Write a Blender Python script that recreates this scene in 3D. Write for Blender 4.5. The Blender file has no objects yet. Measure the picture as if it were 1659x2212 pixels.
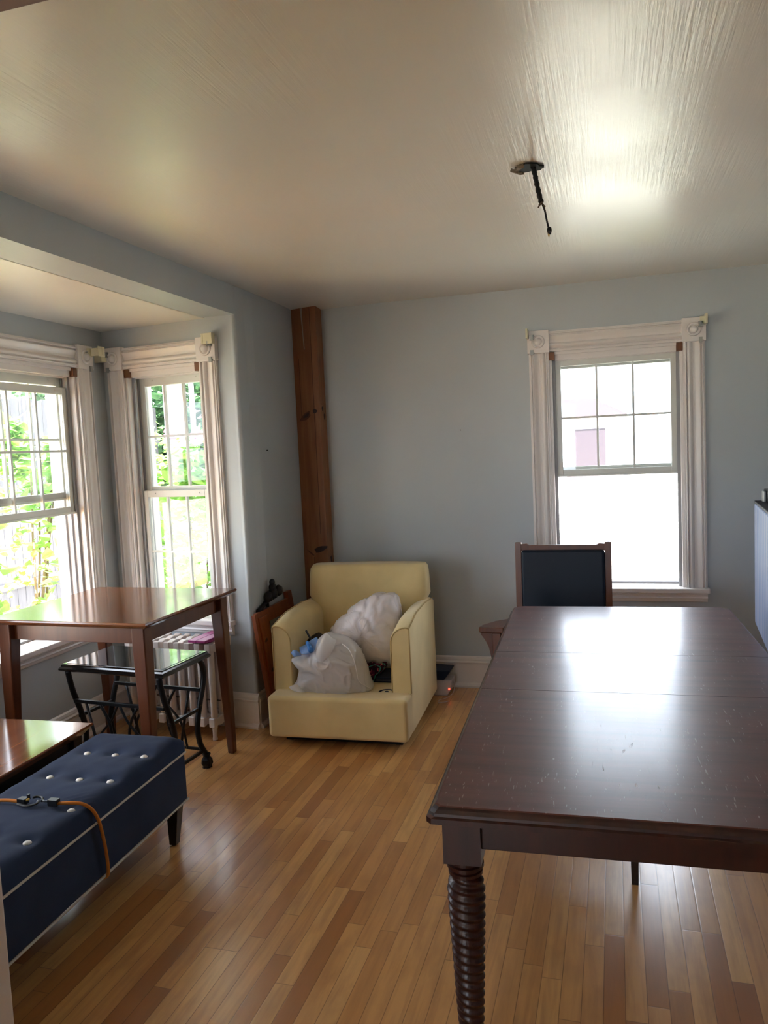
import bpy, bmesh, math, random
from mathutils import Vector, Matrix, noise
S = bpy.context.scene
COL = S.collection
PI = math.pi
random.seed(7)

# ------------------------------------------------------------------ camera
cd = bpy.data.cameras.new('camera'); cam = bpy.data.objects.new('camera', cd); COL.objects.link(cam)
cd.sensor_fit = 'VERTICAL'; cd.sensor_height = 36; cd.lens = 1668/2212*36; cd.clip_start = .02; cd.clip_end = 300
r_ = Vector((0.95981798, 0.27682479, -0.04601604)); u_ = Vector((0.02127062, 0.09173894, 0.99555589)); w_ = Vector((-0.27981601, 0.95653123, -0.08216444))
M = Matrix((r_, u_, -w_)).transposed().to_4x4(); M.translation = (0, 0, 1.53)
cam.matrix_world = M
S.camera = cam

# ------------------------------------------------------------------ light
S.view_settings.view_transform = 'Standard'; S.view_settings.look = 'None'
S.view_settings.exposure = 0.45; S.view_settings.gamma = 1.0; S.view_settings.use_curve_mapping = False
S.cycles.use_denoising = True
S.cycles.max_bounces = 10; S.cycles.diffuse_bounces = 6; S.cycles.glossy_bounces = 4; S.cycles.transparent_max_bounces = 16
S.cycles.caustics_reflective = False; S.cycles.caustics_refractive = False
S.cycles.sample_clamp_indirect = 12.0
wd = bpy.data.worlds.new('sky'); S.world = wd; wd.use_nodes = True
bg = wd.node_tree.nodes['Background']; bg.inputs[0].default_value = (.79, .87, 1.0, 1); bg.inputs[1].default_value = 9.0
sd = bpy.data.lights.new('sun', 'SUN'); sd.energy = 55; sd.angle = .01; sd.color = (1, .95, .86)
sun = bpy.data.objects.new('sun', sd); COL.objects.link(sun)
sun.rotation_euler = Vector((.10, -.62, .80)).to_track_quat('Z', 'Y').to_euler()

# ------------------------------------------------------------------ materials
def mat(name, base=(.5, .5, .5), rough=.5, spec=.5, metal=0, coat=0, coat_rough=.1, sheen=0):
    m = bpy.data.materials.new(name); m.use_nodes = True
    b = m.node_tree.nodes['Principled BSDF']
    b.inputs['Base Color'].default_value = (*base, 1); b.inputs['Roughness'].default_value = rough
    b.inputs['Specular IOR Level'].default_value = spec; b.inputs['Metallic'].default_value = metal
    b.inputs['Coat Weight'].default_value = coat; b.inputs['Coat Roughness'].default_value = coat_rough
    b.inputs['Sheen Weight'].default_value = sheen
    return m
class N:
    """small node helper"""
    def __init__(s, m): s.t = m.node_tree; s.b = s.t.nodes['Principled BSDF']
    def n(s, typ, **k):
        x = s.t.nodes.new(typ)
        for a, v in k.items(): setattr(x, a, v)
        return x
    def l(s, a, b): s.t.links.new(a, b)
    def coords(s, scale=(1, 1, 1), rot=(0, 0, 0), kind='Object'):
        tc = s.n('ShaderNodeTexCoord'); mp = s.n('ShaderNodeMapping')
        mp.inputs['Scale'].default_value = scale; mp.inputs['Rotation'].default_value = rot
        if kind == 'World':
            g = s.n('ShaderNodeNewGeometry'); s.l(g.outputs['Position'], mp.inputs[0])
        else: s.l(tc.outputs[kind], mp.inputs[0])
        return mp.outputs[0]
    def noise(s, co, scale=5, detail=4, rough=.5, dist=0):
        x = s.n('ShaderNodeTexNoise'); x.inputs['Scale'].default_value = scale; x.inputs['Detail'].default_value = detail
        x.inputs['Roughness'].default_value = rough; x.inputs['Distortion'].default_value = dist
        if co: s.l(co, x.inputs['Vector'])
        return x.outputs['Fac']
    def ramp(s, f, stops):
        x = s.n('ShaderNodeValToRGB'); e = x.color_ramp.elements
        while len(e) < len(stops): e.new(.5)
        for q, (p, c) in zip(e, stops): q.position = p; q.color = (*c, 1) if len(c) == 3 else c
        s.l(f, x.inputs[0]); return x.outputs[0]
    def mr(s, f, a, b, c, d):
        x = s.n('ShaderNodeMapRange')
        for i, v in enumerate((a, b, c, d)): x.inputs[i+1].default_value = v
        s.l(f, x.inputs[0]); return x.outputs[0]
    def math(s, op, a, b=None):
        x = s.n('ShaderNodeMath', operation=op)
        for i, v in enumerate((a, b)):
            if v is None: continue
            if isinstance(v, (int, float)): x.inputs[i].default_value = v
            else: s.l(v, x.inputs[i])
        return x.outputs[0]
    def mix(s, f, a, b, mode='MIX'):
        x = s.n('ShaderNodeMix', data_type='RGBA', blend_type=mode)
        for i, v in ((0, f), (6, a), (7, b)):
            if isinstance(v, (int, float)): x.inputs[i].default_value = v
            elif isinstance(v, tuple): x.inputs[i].default_value = (*v, 1)
            else: s.l(v, x.inputs[i])
        return x.outputs[2]
    def bump(s, h, st=.2, dist=.01):
        x = s.n('ShaderNodeBump'); x.inputs['Strength'].default_value = st; x.inputs['Distance'].default_value = dist
        s.l(h, x.inputs['Height']); s.l(x.outputs[0], s.b.inputs['Normal'])
        return x
    def base(s, c): s.l(c, s.b.inputs['Base Color'])
    def rough(s, c): s.l(c, s.b.inputs['Roughness'])

def wall_mat():
    m = mat('wall_paint', (.43, .50, .515), .42, .5); k = N(m)
    co = k.coords(kind='World')
    k.base(k.ramp(k.noise(co, 1.2, 3), [(.3, (.435, .478, .505)), (.7, (.465, .508, .535))]))
    k.bump(k.noise(co, 60, 5, .6), .12, .004); return m
def ceiling_mat():
    m = mat('ceiling_paint', (.66, .61, .53), .32, .5); k = N(m)
    co = k.coords(kind='World')
    k.base(k.ramp(k.noise(co, .8, 3), [(.3, (.76, .75, .70)), (.7, (.82, .81, .765))]))
    k.rough(k.mr(k.noise(co, 3, 4), .3, .7, .30, .40))
    # brush strokes run along the room's depth
    a = k.noise(k.coords((95, 2.6, 1), (0, 0, math.radians(3)), 'World'), 1, 5, .62, .3)
    sel = k.mr(k.noise(k.coords(kind='World'), 1.6, 3), .38, .6, .12, 1)
    h = k.math('MULTIPLY', k.math('SUBTRACT', a, .5), sel)
    h2 = k.math('ADD', h, k.math('MULTIPLY', k.noise(k.coords((2.6, 1.0, 1), kind='World'), 1, 2), .8))
    bp = k.bump(h2, .26, .007)
    k.b.inputs['Coat Weight'].default_value = .28; k.b.inputs['Coat Roughness'].default_value = .27; k.l(bp.outputs[0], k.b.inputs['Coat Normal'])
    return m
def white_mat(name='white_trim_paint', base=(.74, .70, .68), rough=.35):
    m = mat(name, base, rough, .5); k = N(m)
    co = k.coords(kind='World')
    d = tuple(c*.975 for c in base)
    k.base(k.ramp(k.noise(co, 9, 4), [(.35, d), (.65, base)]))
    return m
def floor_mat():
    m = mat('maple_strip_floor', (.4, .2, .08), .3, .5); k = N(m)
    g = k.n('ShaderNodeNewGeometry'); rot = k.n('ShaderNodeMapping'); rot.inputs['Rotation'].default_value = (0, 0, math.radians(0.4))
    k.l(g.outputs['Position'], rot.inputs[0])
    sx = k.n('ShaderNodeSeparateXYZ'); k.l(rot.outputs[0], sx.inputs[0])
    W = .0572
    xs = k.math('DIVIDE', sx.outputs[0], W); ix = k.math('FLOOR', xs)
    wn = k.n('ShaderNodeTexWhiteNoise', noise_dimensions='1D'); k.l(ix, wn.inputs['W'])
    ln = k.mr(wn.outputs['Value'], 0, 1, .5, 1.15)
    ys = k.math('ADD', k.math('DIVIDE', sx.outputs[1], ln), k.math('MULTIPLY', wn.outputs['Value'], 37.3))
    jy = k.math('FLOOR', ys)
    cb = k.n('ShaderNodeCombineXYZ'); k.l(ix, cb.inputs[0]); k.l(jy, cb.inputs[1])
    w2 = k.n('ShaderNodeTexWhiteNoise', noise_dimensions='2D'); k.l(cb.outputs[0], w2.inputs['Vector'])
    tone = k.ramp(w2.outputs['Value'], [(0, (.38, .15, .048)), (.1, (.50, .225, .07)), (.3, (.62, .31, .105)), (.8, (.69, .37, .13)), (1, (.75, .43, .165))])
    # grain, offset per board
    off = k.n('ShaderNodeVectorMath', operation='MULTIPLY_ADD'); k.l(w2.outputs['Color'], off.inputs[0]); off.inputs[1].default_value = (9, 9, 9); k.l(rot.outputs[0], off.inputs[2])
    gm = k.n('ShaderNodeMapping'); gm.inputs['Scale'].default_value = (38, 2.6, 1); k.l(off.outputs[0], gm.inputs[0])
    gr = k.noise(gm.outputs[0], 1, 5, .6, .4)
    gm2 = k.n('ShaderNodeMapping'); gm2.inputs['Scale'].default_value = (12, 5, 1); k.l(off.outputs[0], gm2.inputs[0])
    bl = k.noise(gm2.outputs[0], 1, 3, .55)
    c = k.mix(k.mr(gr, .42, .72, 0, .45), tone, (.30, .13, .05))
    c = k.mix(k.mr(bl, .5, .8, 0, .5), c, (.34, .15, .055))
    fx = k.math('FRACT', xs); fy = k.math('FRACT', ys)
    ex = k.math('MINIMUM', fx, k.math('SUBTRACT', 1, fx)); ey = k.math('MULTIPLY', k.math('MINIMUM', fy, k.math('SUBTRACT', 1, fy)), k.math('DIVIDE', ln, W))
    e = k.math('MINIMUM', ex, ey)
    line = k.mr(e, .008, .028, 1, 0)
    c = k.mix(k.math('MULTIPLY', line, .62), c, (.10, .04, .015))
    k.base(c)
    k.rough(k.mr(k.noise(k.coords(kind='World'), 5, 5, .6), .3, .7, .285, .38))
    h = k.math('ADD', k.mr(e, 0, .06, 0, 1), k.math('MULTIPLY', k.noise(k.coords(kind='World'), 14, 4, .55), .45))
    bp = k.bump(h, .13, .0012)
    k.b.inputs['Coat Weight'].default_value = .55; k.b.inputs['Coat Roughness'].default_value = .2; k.l(bp.outputs[0], k.b.inputs['Coat Normal'])
    return m
def wood_mat(name, dark, light, rough=.3, scale=(1, 1, 1), axis='x', coat=.0, spec=.5, knots=None):
    """grain runs along the given local axis"""
    m = mat(name, light, rough, spec, coat=coat); k = N(m)
    sc = {'x': (1.4, 26, 26), 'y': (26, 1.4, 26), 'z': (26, 26, 1.4)}[axis]
    co = k.coords(tuple(a*b for a, b in zip(sc, scale)))
    g = k.noise(co, 1, 6, .62, .6)
    sc2 = {'x': (.8, 7, 7), 'y': (7, .8, 7), 'z': (7, 7, .8)}[axis]
    g2 = k.noise(k.coords(sc2), 1, 3, .5, .3)
    c = k.mix(k.mr(g, .35, .68, 0, 1), light, dark)
    c = k.mix(k.mr(g2, .4, .7, 0, .5), c, dark)
    k.base(c)
    k.bump(g, .06, .002); return m
def table_mat():
    m = mat('mahogany_top', (.06, .017, .012), .27, .5); k = N(m)
    g = k.noise(k.coords((1.2, 22, 20)), 1, 6, .6, .5)
    c = k.ramp(g, [(.3, (.060, .016, .012)), (.6, (.115, .030, .022)), (.8, (.08, .020, .015))])
    co = k.coords()
    vals = None
    # fine scratches: thin stretched noise bands in several directions, only in patches
    for rz, s1 in ((.5, 1.0), (-.9, 1.2), (1.3, .8)):
        n1 = k.noise(k.coords((150*s1, 22*s1, 120), (0, 0, rz)), 1, 2, .5, .1)
        patch = k.noise(k.coords((5, 5, 5), (0, 0, rz)), 1, 2, .5)
        v = k.math('MULTIPLY', k.mr(n1, .69, .71, 0, 1), k.mr(patch, .47, .58, 0, 1))
        vals = v if vals is None else k.math('MAXIMUM', vals, v)
    vo = k.n('ShaderNodeTexVoronoi'); vo.inputs['Scale'].default_value = 46; k.l(co, vo.inputs['Vector'])
    dots = k.math('MULTIPLY', k.mr(vo.outputs['Distance'], .05, .075, 1, 0), k.mr(k.noise(co, 6, 2), .57, .62, 0, 1))
    vals = k.math('MAXIMUM', vals, dots)
    dull = k.mr(k.noise(k.coords((4, 2, 2)), 1, 4, .6), .4, .7, 0, .22)
    c = k.mix(dull, c, (.14, .07, .06))
    c = k.mix(k.math('MULTIPLY', vals, .5), c, (.42, .34, .32))
    k.base(c)
    r = k.mr(k.noise(k.coords((3, 3, 3)), 1, 5, .6), .3, .7, .34, .42)
    k.rough(k.math('ADD', r, k.math('MULTIPLY', vals, .25)))
    h = k.math('SUBTRACT', k.math('MULTIPLY', k.noise(k.coords((3, 60, 3)), 1, 3), .12), vals)
    bp = k.bump(h, .25, .0012)
    k.b.inputs['Coat Weight'].default_value = .5; k.b.inputs['Coat Roughness'].default_value = .2; k.b.inputs['Specular IOR Level'].default_value = .28; k.l(bp.outputs[0], k.b.inputs['Coat Normal'])
    return m
def fabric_mat(name, c1, c2, rough=.9, scale=400, sheen=.2, bump=.3):
    m = mat(name, c1, rough, .2, sheen=sheen); k = N(m)
    co = k.coords()
    k.base(k.mix(k.mr(k.noise(co, 5, 4), .35, .65, 0, 1), c1, c2))
    k.bump(k.noise(co, scale, 2), bump, .001); return m
def foliage_mat(name, a, b):
    m = mat(name, a, .5, .3); k = N(m)
    oi = k.noise(k.coords(kind='World'), 7, 3)
    col = k.ramp(oi, [(.3, a), (.7, b)])
    k.base(col)
    tr = k.n('ShaderNodeBsdfTranslucent'); k.l(col, tr.inputs['Color'])
    mx = k.n('ShaderNodeMixShader'); mx.inputs[0].default_value = .4
    out = k.t.nodes['Material Output']; k.l(k.b.outputs[0], mx.inputs[1]); k.l(tr.outputs[0], mx.inputs[2]); k.l(mx.outputs[0], out.inputs[0])
    return m
def film_mat(name, tint, fac, rough=.12):
    """thin translucent plastic film"""
    m = mat(name, tint, rough, .6); k = N(m)
    tp = k.n('ShaderNodeBsdfTransparent'); tl = k.n('ShaderNodeBsdfTranslucent'); tl.inputs['Color'].default_value = (*tint, 1)
    m1 = k.n('ShaderNodeMixShader'); m1.inputs[0].default_value = .35; k.l(k.b.outputs[0], m1.inputs[1]); k.l(tl.outputs[0], m1.inputs[2])
    m2 = k.n('ShaderNodeMixShader'); m2.inputs[0].default_value = fac; k.l(tp.outputs[0], m2.inputs[1]); k.l(m1.outputs[0], m2.inputs[2])
    k.l(m2.outputs[0], k.t.nodes['Material Output'].inputs[0])
    return m
def glass_mat():
    m = bpy.data.materials.new('window_glass'); m.use_nodes = True; t = m.node_tree; t.nodes.clear()
    o = t.nodes.new('ShaderNodeOutputMaterial'); mx = t.nodes.new('ShaderNodeMixShader'); tr = t.nodes.new('ShaderNodeBsdfTransparent')
    gl = t.nodes.new('ShaderNodeBsdfGlossy'); gl.inputs['Roughness'].default_value = .02
    tr.inputs[0].default_value = (.97, .98, .98, 1)
    lw = t.nodes.new('ShaderNodeLayerWeight'); lw.inputs[0].default_value = .5
    pw = t.nodes.new('ShaderNodeMath'); pw.operation = 'POWER'; pw.inputs[1].default_value = 4; t.links.new(lw.outputs['Facing'], pw.inputs[0])
    fr = t.nodes.new('ShaderNodeMath'); fr.operation = 'MULTIPLY_ADD'; fr.inputs[1].default_value = .9; fr.inputs[2].default_value = .035; t.links.new(pw.outputs[0], fr.inputs[0])
    t.links.new(fr.outputs[0], mx.inputs[0]); t.links.new(tr.outputs[0], mx.inputs[1]); t.links.new(gl.outputs[0], mx.inputs[2]); t.links.new(mx.outputs[0], o.inputs[0])
    return m

WALL = wall_mat(); CEIL = ceiling_mat(); WHITE = white_mat(); FLOOR = floor_mat(); GLASS = glass_mat()
SASH = white_mat('white_sash_paint', (.66, .67, .63), .3)
TRACK = mat('grey_aluminium_track', (.30, .30, .31), .45)
JAMBM = white_mat('door_casing_paint', (.62, .56, .52), .4)
CREAM = mat('cream_plastic', (.66, .62, .44), .4)
GREYM = mat('grey_bracket_metal', (.34, .35, .34), .4, metal=.4)
BLOCK = wood_mat('brown_block_wood', (.10, .035, .012), (.24, .095, .035), .5, axis='z')
PINE = wood_mat('pine_post_wood', (.21, .078, .028), (.36, .150, .062), .45, axis='z')
PINE2 = wood_mat('red_pine_wood', (.15, .03, .008), (.28, .075, .02), .35, axis='z')
KNOT = mat('pine_knot', (.035, .012, .006), .5)
TABLETOP = table_mat()
MAHOG = wood_mat('mahogany_frame', (.016, .004, .003), (.042, .010, .006), .34, axis='z')
CHERRY = wood_mat('cherry_top', (.13, .045, .018), (.22, .085, .035), .16, axis='x', coat=.3)
CHERRYLEG = wood_mat('cherry_leg', (.075, .022, .009), (.13, .040, .014), .3, axis='z')
COFFEE = wood_mat('low_table_top', (.12, .035, .014), (.22, .08, .03), .17, axis='y', coat=.3)
BLACKW = mat('black_lacquer', (.010, .008, .007), .12, .6, coat=.3)
IRON = mat('black_iron', (.006, .006, .007), .4, .3)
DARKWOOD = wood_mat('dark_leg_wood', (.008, .005, .004), (.02, .012, .009), .35, axis='z')
CREAMF = fabric_mat('cream_microsuede', (.74, .59, .30), (.66, .52, .255), .8, 300, .35, .15)
PIPING = fabric_mat('cream_piping', (.54, .39, .17), (.50, .36, .16), .8, 200, .1)
DECK = fabric_mat('dark_seat_deck', (.10, .085, .06), (.07, .06, .045), .95, 200, 0)
NAVY = fabric_mat('navy_linen', (.020, .034, .078), (.014, .025, .060), .92, 500, .06, .5)
OFFW = fabric_mat('white_piping', (.62, .58, .52), (.55, .52, .47), .8, 300, 0)
BUTTON = mat('white_button', (.80, .78, .74), .45)
LEATHER = mat('navy_leather', (.006, .012, .022), .45, .3)
RADW = white_mat('radiator_paint', (.66, .59, .55), .38)
PINK = mat('magenta_painted_wood', (.42, .06, .24), .35)
BLACKP = mat('black_plastic', (.012, .012, .014), .4)
BAGW = film_mat('white_bag_film', (.88, .87, .88), .80, .25)
INNER = fabric_mat('bag_contents', (.62, .55, .54), (.45, .40, .39), .9, 100, 0)
CLEARF = film_mat('clear_plastic_film', (.85, .85, .88), .38, .16)
BLANKET = fabric_mat('pale_pink_comforter', (.74, .66, .64), (.70, .61, .59), .85, 120, .2)
BLUEF = film_mat('blue_bag_film', (.30, .50, .85), .88, .3)
ORANGE = fabric_mat('orange_cord_sheath', (.62, .22, .04), (.50, .17, .03), .7, 600, 0)
STEEL = mat('grey_steel', (.30, .31, .33), .35, metal=.9)
NAVYB = fabric_mat('navy_cloth', (.012, .02, .045), (.02, .03, .06), .85, 300, .1)
MODEMW = mat('white_plastic', (.60, .55, .54), .4)

def patterned():
    m = mat('woven_pattern', (.1, .01, .04), .9, .2); k = N(m)
    co = k.coords((1, 1, 1))
    v = k.n('ShaderNodeTexVoronoi', distance='CHEBYCHEV'); v.inputs['Scale'].default_value = 26; k.l(co, v.inputs['Vector'])
    w = k.n('ShaderNodeTexWave', wave_type='RINGS'); w.inputs['Scale'].default_value = 14; w.inputs['Distortion'].default_value = 6; k.l(co, w.inputs['Vector'])
    c = k.mix(k.mr(v.outputs['Distance'], .3, .34, 0, 1), (.10, .008, .045), (.03, .008, .02))
    c = k.mix(k.mr(w.outputs['Fac'], .86, .92, 0, 1), c, (.06, .30, .24))
    c = k.mix(k.mr(k.noise(co, 60, 1), .62, .66, 0, 1), c, (.45, .10, .12)); k.base(c); return m
PATTERN = patterned()
def striped():
    m = mat('blue_striped_board', (.25, .33, .5), .7, .2); k = N(m)
    tc = k.n('ShaderNodeTexCoord'); sx = k.n('ShaderNodeSeparateXYZ'); k.l(tc.outputs['Object'], sx.inputs[0])
    y = k.math('FRACT', k.math('DIVIDE', sx.outputs[1], .075))
    a = k.mr(k.math('ABSOLUTE', k.math('SUBTRACT', y, .3)), .035, .05, 1, 0)
    b = k.mr(k.math('ABSOLUTE', k.math('SUBTRACT', y, .55)), .035, .05, 1, 0)
    k.base(k.mix(k.math('MAXIMUM', a, b), (.20, .26, .42), (.48, .46, .50)))
    return m
STRIPE = striped()

# ------------------------------------------------------------------ geometry helpers
class MB:
    def __init__(s): s.bm = bmesh.new()
    def box(s, x0, x1, y0, y1, z0, z1, rot=None, piv=None):
        vs = [s.bm.verts.new((x, y, z)) for z in (z0, z1) for x, y in ((x0, y0), (x1, y0), (x1, y1), (x0, y1))]
        for f in ((3, 2, 1, 0), (4, 5, 6, 7), (0, 1, 5, 4), (1, 2, 6, 5), (2, 3, 7, 6), (3, 0, 4, 7)): s.bm.faces.new([vs[i] for i in f])
        if rot:
            p = Vector(piv or ((x0+x1)/2, (y0+y1)/2, (z0+z1)/2)); R = rot if isinstance(rot, Matrix) else Matrix.Rotation(rot[0], 3, rot[1])
            for v in vs: v.co = R @ (v.co-p)+p
        return s
    def prism(s, pts, a, b, axis='z'):
        """polygon pts (2D) extruded from a to b along axis. axis z:(x,y) ; y:(x,z) ; x:(y,z)"""
        f = {'z': lambda p, t: (p[0], p[1], t), 'y': lambda p, t: (p[0], t, p[1]), 'x': lambda p, t: (t, p[0], p[1])}[axis]
        A = [s.bm.verts.new(f(p, a)) for p in pts]; B = [s.bm.verts.new(f(p, b)) for p in pts]
        n = len(pts); s.bm.faces.new(A[::-1]); s.bm.faces.new(B)
        for i in range(n): s.bm.faces.new((A[i], A[(i+1) % n], B[(i+1) % n], B[i]))
        return s
    def tube(s, pts, r, seg=10, cap=True, flat=None):
        """swept tube; r number or list; flat=(ra, rb) elliptical factors"""
        pts = [Vector(p) for p in pts]; n = len(pts); rs = r if isinstance(r, (list, tuple)) else [r]*n
        rings = []; up = None
        for i in range(n):
            t = (pts[min(i+1, n-1)]-pts[max(i-1, 0)]).normalized()
            if up is None: up = Vector((0, 0, 1)) if abs(t.z) < .9 else Vector((1, 0, 0))
            a = t.cross(up).normalized(); b = a.cross(t).normalized(); up = b
            fa, fb = flat or (1, 1)
            rings.append([s.bm.verts.new(pts[i]+a*math.cos(q)*rs[i]*fa+b*math.sin(q)*rs[i]*fb) for q in [2*PI*j/seg for j in range(seg)]])
        for A, B in zip(rings, rings[1:]):
            for j in range(seg): s.bm.faces.new((A[j], A[(j+1) % seg], B[(j+1) % seg], B[j]))
        if cap: s.bm.faces.new(rings[0][::-1]); s.bm.faces.new(rings[-1])
        return s
    def lathe(s, prof, c=(0, 0, 0), seg=24, axis='z', mod=None):
        """prof list of (r, h)"""
        rings = []
        for r, h in prof:
            ring = []
            for j in range(seg):
                q = 2*PI*j/seg; rr = r*(mod(q, h) if mod else 1)
                x, y = rr*math.cos(q), rr*math.sin(q)
                p = {'z': (x, y, h), 'y': (x, h, y), 'x': (h, x, y)}[axis]
                ring.append(s.bm.verts.new(Vector(p)+Vector(c)))
            rings.append(ring)
        for A, B in zip(rings, rings[1:]):
            for j in range(seg): s.bm.faces.new((A[j], A[(j+1) % seg], B[(j+1) % seg], B[j]))
        s.bm.faces.new(rings[0][::-1]); s.bm.faces.new(rings[-1])
        return s
    def taper(s, x, y, z0, z1, w0, w1, d0=None, d1=None, x1=None, y1=None):
        """square leg, size w0 at z0 and w1 at z1 ; centre may move to x1,y1 at z1"""
        d0 = d0 or w0; d1 = d1 or w1; x1 = x if x1 is None else x1; y1 = y if y1 is None else y1
        vs = []
        for (cx, cy, z, w, d) in ((x, y, z0, w0, d0), (x1, y1, z1, w1, d1)):
            vs += [s.bm.verts.new((cx+a*w/2, cy+b*d/2, z)) for a, b in ((-1, -1), (1, -1), (1, 1), (-1, 1))]
        for f in ((3, 2, 1, 0), (4, 5, 6, 7), (0, 1, 5, 4), (1, 2, 6, 5), (2, 3, 7, 6), (3, 0, 4, 7)): s.bm.faces.new([vs[i] for i in f])
        return s
    def build(s, name, m, parent=None, bevel=0, segs=2, smooth=False, loc=None):
        bmesh.ops.recalc_face_normals(s.bm, faces=s.bm.faces[:])
        me = bpy.data.meshes.new(name); s.bm.to_mesh(me); s.bm.free(); me.materials.append(m)
        o = bpy.data.objects.new(name, me); COL.objects.link(o)
        if parent: o.parent = parent
        if loc: o.location = loc
        if smooth:
            for p in me.polygons: p.use_smooth = True
        if bevel:
            b = o.modifiers.new('bevel', 'BEVEL'); b.width = bevel; b.segments = segs; b.limit_method = 'ANGLE'; b.angle_limit = math.radians(40)
            for p in me.polygons: p.use_smooth = True
            b.harden_normals = True
        return o
def thing(name, label, cat, loc=(0, 0, 0), rz=0, group=None):
    o = bpy.data.objects.new(name, None); COL.objects.link(o); o.empty_display_size = .1
    o.location = loc; o.rotation_euler = (0, 0, rz); o['label'] = label; o['category'] = cat
    if group: o['group'] = group
    return o
def tag(o, label, cat, group=None):
    o['label'] = label; o['category'] = cat
    if group: o['group'] = group
    return o
def struct(o): o['kind'] = 'structure'; return o
def dup(o, parent=None):
    c = o.copy(); COL.objects.link(c); c.parent = parent
    for ch in list(o.children): dup(ch, c)
    return c
def lerp(a, b, t): return a+(b-a)*t
def smoothpts(pts, n=8):
    """Catmull-Rom through pts"""
    P = [Vector(p) for p in pts]; P = [2*P[0]-P[1]]+P+[2*P[-1]-P[-2]]; out = []
    for i in range(1, len(P)-2):
        for k in range(n):
            t = k/n; a, b, c, d = P[i-1:i+3]
            out.append(.5*((2*b)+(-a+c)*t+(2*a-5*b+4*c-d)*t*t+(-a+3*b-3*c+d)*t*t*t))
    out.append(P[-2]); return out
def from_data(name, v, f, m, parent=None, smooth=True):
    me = bpy.data.meshes.new(name); me.from_pydata(v, [], f); me.update(); me.materials.append(m)
    if smooth:
        for p in me.polygons: p.use_smooth = True
    o = bpy.data.objects.new(name, me); COL.objects.link(o)
    if parent: o.parent = parent
    return o

# ------------------------------------------------------------------ room shell
XL, YF, ZC, ZB = -1.91, 4.74, 2.449, 2.283      # left wall, far wall, ceiling, bay ceiling
XB = -2.83                                       # bay front wall
TH = .2
o = MB().box(-6, 6, -4, 5.2, -.25, 0).build('floor', FLOOR); struct(o)
def wall(name, loc, rz, length, height, holes, x0=0, mt=WALL, th=TH, z0=0):
    """local x along the wall, y outward, holes (xa, xb, za, zb)"""
    m = MB(); xs = sorted({x0, length}|{h[0] for h in holes}|{h[1] for h in holes}); 
    for a, b in zip(xs, xs[1:]):
        hs = [h for h in holes if h[0] <= a+1e-6 and h[1] >= b-1e-6]
        if not hs: m.box(a, b, 0, th, z0, height)
        else:
            h = hs[0]
            if h[2] > z0: m.box(a, b, 0, th, z0, h[2])
            if h[3] < height: m.box(a, b, 0, th, h[3], height)
    bmesh.ops.remove_doubles(m.bm, verts=m.bm.verts[:], dist=1e-5)
    o = m.build(name, mt); o.location = loc; o.rotation_euler = (0, 0, rz); return struct(o)
# far wall : local x = world x
wall('wall_far', (0, YF, 0), 0, 1.66, 2.6, [(-.325, .42, .615, 2.055)], x0=-2.1)
wall('wall_right', (1.46, 4.94, 0), -PI/2, 5.2, 2.6, [], x0=0)
# left wall: pier by the corner, header over the bay opening, near pier
def rounded(x, y, r, a0, a1, n=5):
    return [(x+r*math.cos(lerp(a0, a1, i/n)), y+r*math.sin(lerp(a0, a1, i/n))) for i in range(n+1)]
R0 = .018
m = MB()
m.prism([(XL, 4.8), (-2.12, 4.8), (-2.12, 3.88), (-1.96, 3.847)]+rounded(XL-R0, 3.84+R0, R0, -PI/2, 0), 0, ZC+.1)
struct(m.build('wall_left', WALL))
struct(MB().box(XL-.2, XL, 1.55, 3.841, ZB, ZC+.1).build('wall_left_header', WALL))
m = MB()
m.prism([(XL, .8), (XL, 1.54)]+rounded(XL-R0, 1.55-R0, R0, 0, PI/2)+[(-2.12, 1.55), (-2.12, .8)], 0, ZC+.1)
struct(m.build('wall_left_near', WALL))
# bay: front wall with two windows, slightly canted far side with one window, near side
A = Vector((-2.83, 3.957, 0)); B = Vector((-1.925, 3.841, 0)); W2L = (B-A).length; W2R = math.atan2(B.y-A.y, B.x-A.x)
wall('wall_bay_front', (XB, 0, 0), PI/2, 4.1, 2.4, [(2.955, 3.70, .58, 2.055), (1.755, 2.50, .58, 2.055)], x0=1.4)
wall('wall_bay_far', A, W2R, W2L, 2.4, [(.155, .69, .58, 2.055)], x0=-.15)
wall('wall_bay_near', (XL, 1.55, 0), PI, 1.1, 2.4, [(.2, .74, .58, 2.055)], x0=.0)
struct(MB().box(-3.05, XL-.195, 1.35, 4.2, ZB, ZB+.12).build('ceiling_bay', CEIL))
struct(MB().box(-3.9, 3.9, -4, 5.3, ZC+.012, ZC+.16).build('ceiling_slab', CEIL))
# plaster skin, sagging softly into a shallow cove where it meets the walls
V = []; F = []; nx, ny = 90, 100; x0, x1, y0, y1 = XL-.03, 1.48, .9, YF+.03
for j in range(ny+1):
    for i in range(nx+1):
        x = lerp(x0, x1, i/nx); y = lerp(y0, y1, j/ny)
        dl = max(0, 1-(x-XL)/.30); df = max(0, 1-(YF-y)/.30); dr = max(0, 1-(1.46-x)/.3)
        z = ZC-.022*(dl**2+df**2+dr**2)*.55+.0035*noise.noise(Vector((x*1.3, y*1.1, 0)))
        V.append((x, y, z))
for j in range(ny):
    for i in range(nx): a = j*(nx+1)+i; F.append((a, a+nx+1, a+nx+2, a+1))
struct(from_data('ceiling', V, F, CEIL))
struct(MB().box(-3.9, 3.9, -4, .9, ZC, ZC+.012).build('ceiling_rear', CEIL))
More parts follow.
